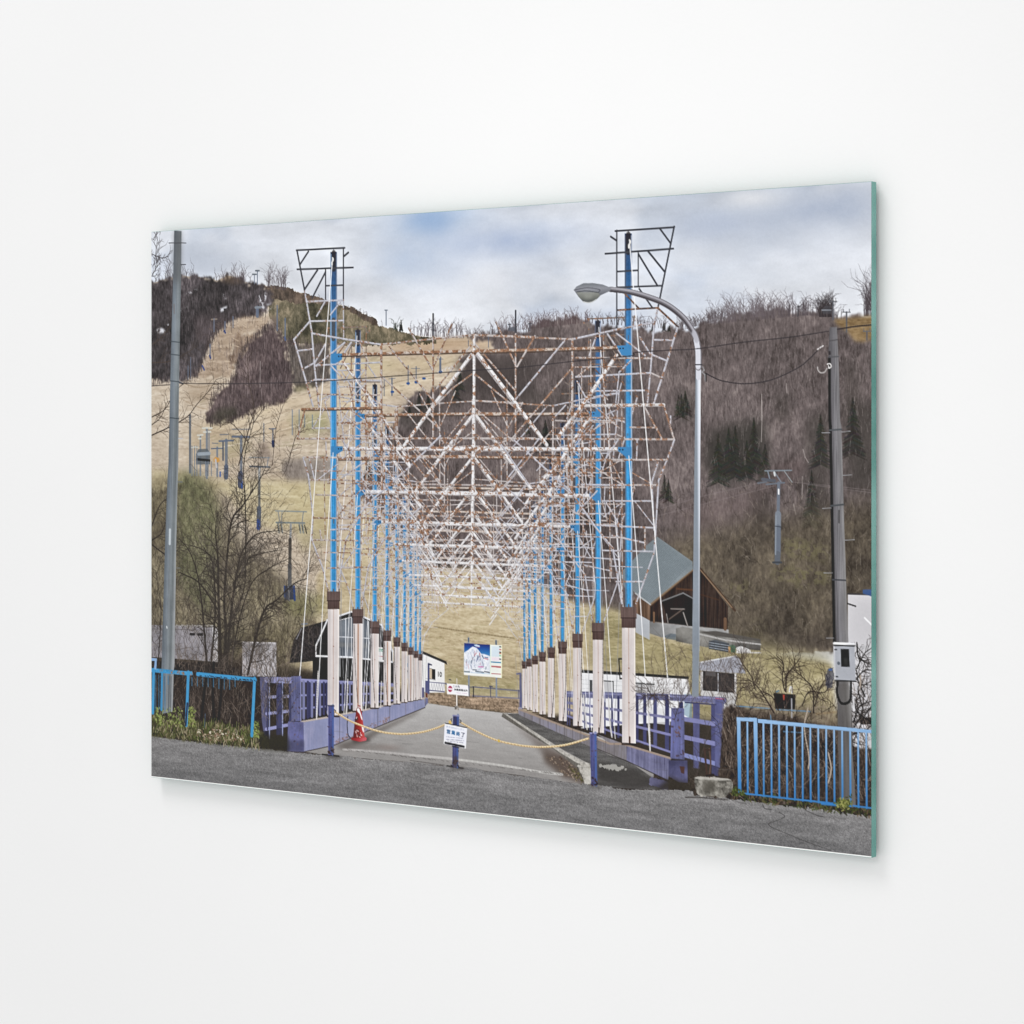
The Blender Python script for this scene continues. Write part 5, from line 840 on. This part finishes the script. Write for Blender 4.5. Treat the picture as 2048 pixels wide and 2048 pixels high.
for pts in ((1440, 700, 1500, 560, 1600, 520), (1450, 740, 1520, 600, 1480, 400, 1600, 380), (1600, 700, 1480, 620, 1450, 540), (1470, 240, 1530, 120, 1600, 60), (1465, 330, 1530, 260, 1600, 250), (1440, 800, 1560, 760, 1610, 690), (1470, 20, 1490, 150, 1600, 210), (1540, 480, 1480, 340, 1470, 260), (1600, 560, 1540, 640, 1490, 760, 1440, 860)): limb(M(*pts), 2.0, .9, (44, 37, 34), 2, .7, 20)
for pts in ((1225, 960, 1250, 1100, 1225, 1220), (1050, 580, 1020, 750, 1060, 1000, 1055, 1100), (1500, 300, 1500, 400)): path(curve(M(*pts)), 1.8, (176, 160, 144), .8)

# ---------------------------------------------------------------- road
cur('printed_road', 'grey asphalt road across the bottom of the photograph')
rd = cat(I(100, 1400, 162, 1405, 600, 1462, 1100, 1512, 1600, 1572), J(420, 1592, 1600, 1692, 1932, 1730), K(700, 1742, 1100, 1792, 1690, 1872, 1932, 1895), L(600, 1920, 1290, 1932), M(60, 1335, 300, 1345, 600, 1385, 1000, 1425, 1400, 1480, 1640, 1510, 1700, 2100), I(100, 2500))
g2 = np.clip((YY - 740) / 140, 0, 1)
asph = mixf([(144, 142, 141), (135, 133, 133), (116, 115, 116)], g2) * (1 + .26 * (N_GRN - .5) + .20 * (fbm(50, 7, 141, 5, .7) - .5) + .16 * (N_FINE - .5) +   .12 * (fbm(120, 16, 142, 4) - .5))[..., None]
fill(rd, np.clip(asph, 0, 1).astype(np.float32), rough=1)
path(curve(M(800, 1470, 850, 1510, 770, 1550, 715, 1570, 745, 1605, 880, 1660, 1050, 1730, 1250, 1800)), 0.9, (78, 76, 76), .65, own=False); path(curve(M(660, 1400, 680, 1440, 740, 1450)), 1, (76, 74, 74), .6, own=False); path(curve(M(1030, 1455, 1130, 1500, 1180, 1510)), 1.2, (84, 82, 82), .6, own=False); path(M(400, 1372, 520, 1400), 1.6, (92, 90, 90), .5, own=False)
for k in range(120):
    x, y = random.uniform(0, PW), random.uniform(770, PH); seg((x, y), (x + random.uniform(4, 26), y + random.uniform(-1, 1)), 1, random.choice([(134, 133, 134), (96, 95, 97)]), .25, own=False)
path(curve(M(0, 1345, 120, 1345, 360, 1365)), 2.0, (84, 80, 78), .7, own=False)
for p_ in ((360, 1582, 520, 1600),): path(J(*p_), 2.4, (58, 56, 56), .9, own=False)
path(K(355, 1692, 510, 1716), 2.2, (70, 68, 68), .9, own=False)
path(K(1800, 1880, 1830, 1890), 3, (150, 148, 144), .8, own=False)

# ---------------------------------------------------------------- fences, weeds, block
cur('printed_utility_pole', 'tall grey concrete utility pole at the photograph\'s left')
pl = cat(A(303, 120, 360, 125, 355, 520, 345, 1000, 338, 1500, 335, 1932), E(328, 550, 318, 1000, 305, 1932), I(375, 760, 362, 1170, 262, 1190, 255, 760), E(205, 1932, 232, 1000, 250, 500), A(258, 1932, 272, 1300, 285, 800, 297, 400))
fx = np.clip((XX - np.interp(YY[:, 0], [0, 725], [pl[0][0] + 0, I(258, 760)[0][0]])[:, None]) / 24, 0, 1)
fill(pl, (mixc([(110, 120, 130), (126, 136, 146), (138, 146, 152), (120, 128, 132), (160, 164, 168)], fx) * (.9 + .2 * N_VST * .6 + .12 * (N_MID - .5))[..., None]).astype(np.float32))
fill(cat(A(303, 120, 360, 125, 355, 520, 290, 520)), (92, 92, 94), .6, soft=6, own=False)
for y in (975, 1075, 1280, 1565): ln(A, (278 - y * .006, y, 350 - y * .006, y + 8), 8, (70, 78, 84), .8)
ln(A, (262, 216, 394, 216), 7, (86, 86, 92)); ln(A, (355, 383, 392, 383), 7, (86, 86, 92)); ln(A, (340, 1290, 370, 1302), 10, (74, 84, 100)); ln(E, (270, 885, 268, 992), 16, (186, 194, 200)); ln(E, (338, 180, 368, 180), 8, (190, 190, 196)); ln(E, (330, 515, 365, 515), 8, (110, 116, 122)); ln(E, (318, 1178, 350, 1180), 4, (120, 126, 130)); ln(E, (245, 1632, 247, 1642), 8, (200, 204, 206))
ln(A, (302, 690, 303, 760), 6, (118, 92, 78), .5)
for x in (285, 330, 350): path(I(x, 830, x - 8, 1170), 1.1, (74, 74, 84), .8, own=False)
cur('printed_utility_pole', 'weathered grey utility pole with meter box at the photograph\'s right')
pr = cat(D(1500, 1215, 1555, 1212, 1560, 1300, 1568, 1450, 1580, 1932), H(1590, 200, 1610, 900, 1630, 1500, 1645, 1880), M(1395, 20, 1400, 350, 1425, 560, 1428, 900, 1462, 1430, 1325, 1420, 1310, 900, 1300, 350), H(1548, 1880, 1535, 1400, 1520, 500, 1510, 0), D(1512, 1932, 1490, 1400))
fx = np.clip((XX - np.interp(YY[:, 0], [pr[0][1], pr[-3][1], 830], [pr[0][0] + 2, H(1510, 0)[0][0], M(1318, 1300)[0][0]])[:, None]) / 26, 0, 1)
fill(pr, (mixc([(96, 94, 98), (120, 118, 122), (128, 126, 128), (140, 138, 138), (110, 108, 108)], fx) * (.86 + .3 * N_VST)[..., None]).astype(np.float32)); fill(M(1300, 350, 1400, 350, 1462, 1430, 1325, 1420), (86, 82, 78), .6, soft=3, own=False)
path(cat(D(1497, 1450, 1500, 1930), H(1505, 200, 1518, 900, 1535, 1860)), 4.2, (44, 42, 44)); ln(D, (1490, 1445, 1572, 1440), 10, (92, 92, 96)); ln(H, (1498, 232, 1590, 225), 13, (86, 90, 94)); ln(H, (1510, 815, 1605, 805), 14, (82, 86, 90)); ln(H, (1522, 1385, 1622, 1390), 12, (74, 76, 82))
for p_ in ((1440, 252, 1500, 250), (1590, 245, 1658, 238), (1600, 580, 1668, 576), (1445, 835, 1510, 832), (1618, 1080, 1690, 1076), (1455, 1333, 1520, 1332), (1475, 1835, 1530, 1836)): ln(H, p_, 6, (142, 142, 146))
path(H(1572, 850, 1572, 945), 1.8, (60, 58, 58), .8, own=False); fill(D(1490, 1400, 1505, 1395, 1508, 1425, 1492, 1430), (66, 62, 64)); path(D(1497, 1320, 1560, 1310), 1.5, (84, 82, 84), .8, own=False)
path(curve(D(1480, 1500, 1500, 1495, 1512, 1515, 1495, 1530, 1490, 1510)), 1.1, (206, 203, 201)); path(curve(D(1480, 1530, 1460, 1560, 1430, 1565, 1410, 1545, 1405, 1520)), 1.1, (170, 165, 163))
for x, y in ((1410, 1382), (1428, 1370), (1445, 1360)): ln(D, (x - 4, y + 3, x + 4, y - 3), 9, (206, 203, 203))
fill(S5(255, 250, 300, 232, 990, 250, 1035, 290, 1020, 345, 270, 330), (228, 228, 234)); fill(S5(270, 335, 1010, 350, 1060, 1600, 315, 1590), (170, 173, 182)); fill(S5(270, 360, 325, 365, 355, 1590, 318, 1590), (196, 196, 202)); path(S5(300, 345, 1010, 362), 2.0, (48, 48, 48)); fill(S5(525, 470, 820, 470, 848, 1100, 545, 1098), (48, 49, 50)); fill(S5(620, 800, 780, 760, 800, 1060, 640, 1070), (76, 76, 74), .6, soft=1, own=False); path(S5(330, 1580, 1055, 1605), 2.0, (40, 40, 42)); path(S5(455, 970, 460, 975), 4.4, (104, 112, 124)); path(S5(325, 490, 385, 490), 1.8, (70, 72, 78)); path(S5(365, 1440, 425, 1445), 1.8, (70, 72, 78)); fill(S5(0, 1150, 270, 1150, 300, 1900, 60, 1900), (56, 62, 92), .55, rough=2); fill(S5(105, 1160, 240, 1160, 230, 1230, 110, 1240), (78, 108, 168))
path(curve(M(1305, 350, 1300, 450, 1330, 530, 1375, 540, 1415, 500, 1420, 350)), 3.2, (42, 42, 44)); path(M(1440, 490, 1445, 600), 3, (210, 210, 214), .8)
cur('printed_weeds', 'green weeds and dead grass along the road edge in the photograph')
fill(I(150, 1200, 600, 1260, 1100, 1330, 1280, 1400, 1300, 1520, 1100, 1512, 600, 1462, 150, 1405), mixc([(40, 42, 24), (66, 68, 40), (92, 88, 56), (112, 98, 74)], N_EDGE * .5 + N_FINE * .5), .92, rough=3)
fill(I(1150, 1400, 1480, 1400, 1490, 1560, 1200, 1530), (50, 48, 38), .8, soft=3)
for k in range(620):
    x = random.uniform(155, 1200); y = 1240 + (x - 155) * .14 + random.uniform(-40, 170); p = I(x, y)[0]
    seg(p, (p[0] + random.gauss(0, 3), p[1] - random.uniform(3, 10)), 1.1, random.choice(((84, 98, 46), (112, 124, 62), (60, 72, 34), (150, 132, 104), (176, 160, 130), (56, 50, 34))), .8)
for k in range(230):
    x = random.choice((random.uniform(200, 280), random.uniform(310, 460), random.uniform(500, 580), random.uniform(1140, 1200))); y = random.uniform(1130, 1320) if x < 600 else random.uniform(1270, 1420); p = I(x, y)[0]
    seg(p, (p[0] + random.uniform(-3, 3), p[1] + random.uniform(-2, 2)), 2, random.choice(((126, 142, 66), (150, 162, 84), (100, 116, 52))), .85)
dots(inpoly(I(590, 1340, 760, 1330, 1050, 1400, 1100, 1460, 700, 1450, 600, 1420)), 130, .9, 2.4, [(186, 166, 140), (150, 112, 96), (212, 200, 182), (112, 84, 72)], .8)
for k in range(260):
    x = random.uniform(390, 1620); yb_ = 1320 + (x - 400) * .135; p = M(x, yb_ + random.uniform(-25, 45))[0]
    seg(p, (p[0] + random.gauss(0, 3), p[1] - random.uniform(1, 5)), 1.6, random.choice(((66, 76, 38), (88, 96, 50), (52, 50, 32), (110, 90, 66))), .85)
cur('printed_blue_fence', 'old blue railing fence at the photograph\'s left edge')
BF = (58, 148, 204)
path(I(150, 768, 500, 800, 545, 800), 6.5, BF, rust=.0); path(I(605, 808, 1160, 862), 6.5, (54, 146, 204)); 
for p_ in ((180, 765, 172, 1180, 6), (262, 790, 255, 1150, 4.5), (515, 790, 495, 1300, 6), (1155, 850, 1128, 1400, 6)): path(I(*p_[:4]), p_[4], BF)
path(I(505, 1090, 490, 1300), 3.6, (46, 52, 92))
for k in range(14): x = 200 + 30 * k if k < 5 else 550 + 52 * (k - 5); path(I(x, 815 + (x - 160) * .06, x, 880 + 40 * random.random() + (x - 160) * .05 if x > 300 else 1150), 1.3, (56, 132, 184), .8)
for k in range(34): f = random.random(); p = I(610, 815)[0] * (1 - f) + I(1160, 868)[0] * f; seg(p + (0, random.uniform(-2, 2)), p + (random.uniform(1, 5), 1), 1.4, (52, 48, 60), .8, own=False)
fill(I(150, 652, 212, 655, 205, 765, 185, 760, 190, 680, 150, 678), (130, 168, 214)); path(I(678, 1190, 672, 1320), 1.2, (70, 110, 150), .7)
cur('printed_blue_fence', 'light blue upright bar fence on the photograph\'s right')
LB, LB2 = (126, 172, 218), (76, 140, 204)
bfc = mixc([(136, 178, 222), (112, 164, 216), (74, 142, 206), (52, 126, 198)], np.clip((YY - M(500, 680)[0][1]) / 95, 0, 1))
def bfill(pts): fill(pts, bfc.astype(np.float32))
for x in (530, 668, 735, 801, 868, 935, 1002, 1070, 1138, 1206, 1274, 1343, 1412, 1480, 1550):
    yt = 690 + (x - 470) * .092; yb_ = 1318 + (x - 480) * .118; bfill(M(x - 7, yt, x + 8, yt, x + 12, yb_, x - 3, yb_))
bfill(M(440, 658, 472, 660, 480, 1310, 452, 1305)); bfill(M(583, 662, 616, 666, 622, 1330, 596, 1326)); bfill(M(440, 658, 616, 664, 616, 695, 440, 690)); bfill(M(618, 672, 1620, 768, 1620, 797, 618, 705)); path(M(616, 670, 617, 702), 1.4, (40, 70, 110), .9, own=False); bfill(M(480, 1302, 1340, 1398, 1600, 1430, 1600, 1444, 1340, 1414, 480, 1316)); path(M(1170, 1395, 1300, 1408), 4, (50, 124, 198))
for k in range(120):
    x, y = random.choice(((random.gauss(1370, 30), random.gauss(1390, 28)), (random.gauss(1335, 20), random.gauss(1400, 18)))); p = M(x, y)[0]; seg(p, (p[0] + random.uniform(-3, 3), p[1] + random.uniform(-3, 3)), 1.6, random.choice(((112, 116, 52), (150, 150, 78), (70, 78, 36))), .9)
dots(inpoly(M(400, 1240, 470, 1280, 520, 1330, 400, 1330)), 60, 1, 2.6, [(72, 88, 38), (96, 112, 50), (60, 64, 34)], .9)
cur('printed_concrete_block', 'weathered concrete block beside the road in the photograph')
fill(M(70, 1180, 110, 1165, 360, 1185, 400, 1200, 400, 1300, 345, 1345, 130, 1330, 85, 1290), mixc([(58, 56, 52), (96, 93, 87), (140, 136, 128), (178, 174, 165)], np.clip(N_EDGE * .8 + N_MID * .3 - .05, 0, 1)), rough=1); fill(M(70, 1178, 110, 1165, 360, 1183, 400, 1198, 300, 1200, 120, 1192), (186, 182, 174), .8); fill(M(150, 1200, 255, 1205, 250, 1310, 150, 1300), (92, 88, 80), .75, soft=2, own=False)
path(curve(M(185, 1160, 170, 1000, 165, 930)), 3, (78, 60, 54)); path(curve(M(205, 1170, 215, 1050, 205, 930)), 2.4, (98, 76, 66)); path(M(170, 935, 215, 940), 2.4, (70, 56, 52)); path(M(180, 1160, 240, 1150), 3, (58, 46, 42))

# ---------------------------------------------------------------- poles, lamp and wires
cur('printed_street_lamp', 'tall white street lamp with curved arm in the photograph')
lb = cat(D(466, 1500, 507, 1500), H(503, 0, 497, 1000, 495, 1932), L(1340, 600, 1335, 1025, 1270, 1025, 1275, 600), H(438, 1932, 452, 800, 462, 0))
fx = np.clip((XX - np.interp(YY[:, 0], [lb[0][1], lb[5][1]], [lb[0][0], lb[6][0]])[:, None]) / 14.5, 0, 1)
fill(lb, (mixc([(136, 146, 158), (206, 212, 224), (226, 228, 236), (196, 198, 210), (160, 162, 172)], fx)).astype(np.float32)); ln(D, (487, 1600, 487, 1400), 38, (202, 204, 214))
arm = curve(np.vstack([S6(590, 212, 800, 236, 960, 268, 1150, 325, 1350, 400, 1520, 500, 1680, 640, 1790, 790, 1860, 920, 1890, 1060), D(487, 1430, 487, 1520)]), 10)
path(arm, 7.2, (122, 118, 124), 1, 10.2); path(arm + (1.2, -1.6), 2.6, (170, 168, 176), .8, own=False); path(arm + (-1.0, 2.2), 2.0, (84, 78, 82), .7, own=False); path(arm[-28:] + (-.6, 0), 7.6, (204, 206, 216), .9, own=False); path(arm[-36:-26], 7.0, (176, 176, 186), .6, own=False)
ln(D, (462, 1503, 515, 1503), 9, (74, 74, 80)); path(D(520, 1520, 530, 1545, 515, 1560, 535, 1580, 540, 1630), 1.8, (150, 150, 154), .8); path(D(545, 1570, 545, 1630), 2, (50, 46, 50))
fill(S6(50, 222, 90, 170, 190, 122, 330, 118, 480, 140, 595, 185, 598, 225, 560, 250, 450, 300, 390, 360, 320, 400, 260, 410, 190, 395, 120, 320), mixc([(126, 130, 136), (150, 152, 160), (120, 122, 130)], np.clip((YY - S6(300, 118)[0][1]) / 16, 0, 1)))
fill(S6(90, 255, 420, 255, 440, 310, 390, 362, 320, 402, 260, 410, 190, 395, 125, 325), mixc([(146, 148, 142), (128, 130, 124), (104, 106, 104)], np.clip((YY - S6(300, 260)[0][1]) / 12, 0, 1))); path(curve(S6(55, 222, 250, 190, 430, 215, 420, 255)), 1.3, (104, 104, 112), .7, own=False); path(curve(S6(95, 250, 240, 235, 420, 262)), 1.2, (92, 94, 98), .8, own=False); path(curve(S6(190, 395, 260, 410, 320, 400, 390, 360)), 1.2, (196, 198, 196), .8, own=False); fill(S6(190, 290, 330, 290, 320, 350, 220, 350), (164, 166, 158), .5, soft=2, own=False)
cur('printed_wire', 'thin dark overhead wires in the photograph')
WC = (64, 60, 64)
path(curve(cat(A(100, 1322, 270, 1310)), 4), 1.2, WC, .9); path(curve(cat(A(345, 1300, 800, 1302, 1300, 1290), B(500, 1268, 900, 1240, 1440, 1200), C(600, 1298, 1060, 1246, 1500, 1205), D(0, 1410, 250, 1392, 480, 1380, 830, 1330, 1200, 1290, 1490, 1245)), 6), 1.25, WC, .9); path(curve(D(1560, 1230, 1700, 1208, 1840, 1195)), 1.8, WC, .9); path(curve(D(545, 1570, 600, 1600, 680, 1630, 850, 1650, 1050, 1620, 1250, 1530, 1340, 1460, 1405, 1395)), 1.4, WC, .9)

# ---------------------------------------------------------------- chain, bollards, cone, signs
for p_, T_ in (((380, 1580, 560, 1600, 500, 1625, 400, 1610), J), ((640, 1425, 800, 1420, 830, 1455, 660, 1470), J)): fill(T_(*p_), (64, 60, 58), .6, soft=2, own=False)
for p_, T_ in (((380, 1695, 530, 1705, 520, 1735, 400, 1725), K), ((280, 1880, 400, 1880, 390, 1910, 300, 1905), L)): fill(T_(*p_), (66, 62, 60), .6, soft=2, own=False)
cur('printed_traffic_cone', 'worn red and white traffic cone in the photograph')
fill(S4(290, 1790, 560, 1740, 1000, 1770, 1045, 1830, 1010, 1932, 700, 1990, 300, 1900), mixc([(150, 40, 44), (186, 52, 58), (212, 90, 100)], np.clip((XX - S4(300, 0)[0][0]) / 24, 0, 1))); fill(S4(540, 380, 640, 350, 740, 370, 800, 560, 860, 1000, 905, 1420, 945, 1790, 700, 1830, 380, 1800, 430, 1300, 480, 900), mixc([(112, 34, 34), (150, 44, 42), (184, 54, 52), (206, 74, 74)], np.clip((XX - S4(440, 0)[0][0]) / 18, 0, 1))); fill(S4(555, 400, 640, 360, 700, 420, 720, 520, 820, 820, 840, 960, 780, 900, 700, 640, 600, 540), (226, 232, 238)); fill(S4(800, 1250, 880, 1260, 920, 1560, 860, 1500, 820, 1400), (226, 226, 228)); fill(S4(600, 230, 720, 235, 730, 330, 590, 340), (206, 190, 184))
path(S4(630, 255, 720, 262), 1.8, (180, 72, 76)); dots(inpoly(S4(490, 800, 640, 850, 640, 980, 490, 960)), 14, .8, 1.6, [(230, 214, 214), (60, 24, 28)], .9); dots(inpoly(S4(480, 1350, 700, 1450, 820, 1760, 600, 1780, 480, 1500)), 30, .8, 1.6, [(232, 216, 216), (70, 30, 32), (60, 26, 28)], .9)
cur('printed_chain', 'yellow plastic chain hung between bollards in the photograph')
def chain(P):
    path(P, 2.5, (206, 174, 120)); path(P + (0, -.6), 1.1, (236, 216, 174), .9, own=False)
    for k in range(0, len(P), 2): seg(P[k], P[k] + (.5, .6), 1.2, (160, 122, 72), .7, own=False)
chain(curve(J(480, 1170, 600, 1245, 700, 1290, 900, 1358, 1100, 1385, 1300, 1370, 1450, 1332, 1550, 1290), 14)); chain(curve(K(490, 1275, 650, 1365, 850, 1450, 1100, 1500, 1290, 1510, 1500, 1490, 1720, 1428), 16))
seg(K(383, 1270)[0], K(386, 1280)[0], 5, (226, 186, 88)); seg(K(855, 1450)[0], K(856, 1452)[0], 4, (214, 178, 70))
for bi, (Tf, pts) in enumerate(((J, (415, 1105, 472, 1108, 470, 1590, 416, 1588)), (K, (412, 1200, 472, 1203, 464, 1710, 405, 1706)), (L, (285, 1370, 350, 1372, 357, 1885, 297, 1883)))):
    cur('printed_bollard', ('purple bollard nearest the red cone in the photograph', 'purple bollard carrying the closing notice in the photograph', 'purple bollard at the end of the kerb in the photograph')[bi])
    P = Tf(*pts); fill(P, tint((84, 88, 158), N_VST * .6 + N_MID * .4, .25)); path([P[1] - (2, 0), P[2] - (2, 0)], 3.5, (72, 110, 176), .6, own=False); path([P[0] + (0, 1), P[1] + (0, 1)], 2.2, (150, 150, 196) if bi else (76, 78, 118), .9, own=False); path([P[0] + (4, 3), P[0] + (5, 14)], 3, (70, 66, 84) if bi == 1 else (92, 94, 160), .5, own=False)
    dots(inpoly(np.array([P[0] * .15 + P[3] * .85, P[1] * .15 + P[2] * .85, P[2], P[3]])), 16, 1, 3, [(70, 52, 48), (96, 74, 66), (54, 48, 60)], .8); dots(inpoly(P), 12, .8, 2, [(62, 52, 72), (100, 76, 84)], .7)
fill(K(418, 1600, 455, 1600, 450, 1705, 412, 1703), (86, 72, 70), .75, soft=1, own=False)
for pts in ((400, 1262, 393, 1245, 402, 1238), (480, 1250, 492, 1256, 490, 1268, 478, 1272)): path(K(*pts), 1.2, (50, 44, 44), .9)
path(J(475, 1150, 490, 1160, 485, 1175), 1.3, (60, 52, 60), .9)
cur('printed_no_entry_sign', 'white board with red no entry disc and Japanese text in the photograph')
path(S2(795, 960, 800, 1460), 2.0, (236, 228, 220)); fill(S2(690, 1450, 870, 1470, 910, 1670, 690, 1640), tint((150, 144, 138), N_FINE, .4)); path(S2(800, 160, 805, 400), 1.6, (220, 214, 216), .8); path(S2(440, 200, 450, 380), 1.4, (170, 170, 150), .7); path(S2(430, 190, 520, 210), 1.6, (84, 80, 96), .8)
fill(S2(315, 380, 1355, 475, 1375, 990, 330, 890), (236, 235, 240)); path(S2(1370, 480, 1395, 960), 1.6, (92, 98, 136), .9)
th = np.linspace(0, 2 * math.pi, 28, endpoint=False); fill(S2(*np.c_[478 + 106 * np.cos(th), 645 + 155 * np.sin(th)].ravel()), (200, 62, 104)); fill(S2(380, 605, 582, 622, 582, 690, 378, 672), (240, 228, 234), own=False)
glyphs('この先', S2(620, 455, 945, 480, 950, 600, 620, 575), (52, 54, 62), .95); glyphs('作業車両以外', S2(670, 622, 1320, 680, 1322, 775, 670, 720), (36, 38, 46), .95, 1); marks(S2, 790, 830, 1290, 875, (206, 160, 190), .5)
cur('printed_closing_notice', 'white closing notice with blue Japanese characters in the photograph')
fill(S1(215, 375, 1300, 600, 1235, 1590, 165, 1360), (231, 232, 242)); path(S1(235, 365, 1285, 585), 1.4, (56, 52, 60), .95); path(S1(590, 1480, 890, 1545), 1.6, (44, 40, 56), .9, own=False)
glyphs('2015-2016シーズン', S1(285, 465, 1160, 640, 1150, 735, 280, 560), (128, 150, 184), .9)
for k, ch in enumerate('営業終了'): x = 312 + 232 * k; y = 645 + 54 * k; glyphs(ch, S1(x, y, x + 175, y + 38, x + 168, y + 244, x - 8, y + 200), ((62, 112, 164), (58, 124, 184), (64, 118, 174), (92, 96, 130))[k], 1, 2)
marks(S1, 262, 1015, 1100, 1105, (150, 154, 180), .75); marks(S1, 300, 1150, 1150, 1215, (140, 142, 166), .75); marks(S1, 360, 1228, 1080, 1312, (140, 140, 164), .75)
path(S1(245, 1310, 1140, 1500), 3.4, (34, 32, 48)); path(S1(520, 1368, 900, 1448), 1.0, (84, 82, 100), .8, own=False)

# ---------------------------------------------------------------- camera grain, then ink on the glass
lum = buf @ np.array([.3, .59, .11], np.float32)
buf += ((lum - blur(lum, 9)) * .22 + (lum - blur(lum, 1)) * .30)[..., None]      # the photographer's clarity and sharpening
pur = np.clip((buf[..., 2] - buf[..., 0]) * 6, 0, 1) * np.clip(1 - np.abs(buf[..., 0] - buf[..., 1]) * 9, 0, 1) * np.clip((.80 - buf[..., 2]) * 8, 0, 1)
pur = pur * (YY > 560)                                                                 # old violet paint, chalky and dulled
lum = buf @ np.array([.3, .59, .11], np.float32)
buf[:] = buf * (1 - .06 * pur[..., None]); buf[:] = buf + (lum[..., None] - buf) * (.26 * pur[..., None])
buf[:] = buf * (1 + (.10 * (N_VST - .5) + .14 * (N_EDGE - .5))[..., None] * pur[..., None])
lum = buf @ np.array([.3, .59, .11], np.float32)
buf[:] = lum[..., None] + (buf - lum[..., None]) * .92
buf += ((N_GRN - .5) * .022 + (N_FINE - .5) * .02)[..., None]
np.clip(buf, 0, 1, out=buf)
lin = np.where(buf <= .04045, buf / 12.92, ((buf + .055) / 1.055) ** 2.4)
ink = np.clip((lin - SPEC) / E_LIGHT, .004, .93).astype(np.float32)
gx = (np.arange(PW) / (PW - 1) - .5) * PRINT_W; gz = (.5 - np.arange(PH) / (PH - 1)) * PRINT_H
cell = ids[:-1, :-1]
jj, ii = np.mgrid[0:PH - 1, 0:PW - 1]
v00 = jj * PW + ii
quads = np.stack([v00, v00 + PW, v00 + PW + 1, v00 + 1], -1)
flat_ink = ink.reshape(-1, 3)
for n, (nm, lab) in enumerate(names):
    q = quads[cell == n]
    if len(q) == 0: continue
    u, inv = np.unique(q.ravel(), return_inverse=True)
    co = np.empty((len(u), 3), np.float32); co[:, 0] = gx[u % PW]; co[:, 1] = 0; co[:, 2] = gz[u // PW]
    me = bpy.data.meshes.new(nm); nq = len(q)
    me.vertices.add(len(u)); me.vertices.foreach_set('co', co.ravel())
    me.loops.add(nq * 4); me.loops.foreach_set('vertex_index', inv.astype(np.int32).ravel())
    me.polygons.add(nq); me.polygons.foreach_set('loop_start', np.arange(0, nq * 4, 4, dtype=np.int32))
    try: me.polygons.foreach_set('loop_total', np.full(nq, 4, np.int32))
    except Exception: pass
    me.update(calc_edges=True)
    ca_ = me.color_attributes.new('ink', 'FLOAT_COLOR', 'POINT')
    rgba = np.ones((len(u), 4), np.float32); rgba[:, :3] = flat_ink[u]
    ca_.data.foreach_set('color', rgba.ravel())
    o = link(nm, me, photo, M_PRINT)
    if lab: o['label'] = lab
    if nm in STUFF: o['kind'] = 'stuff'
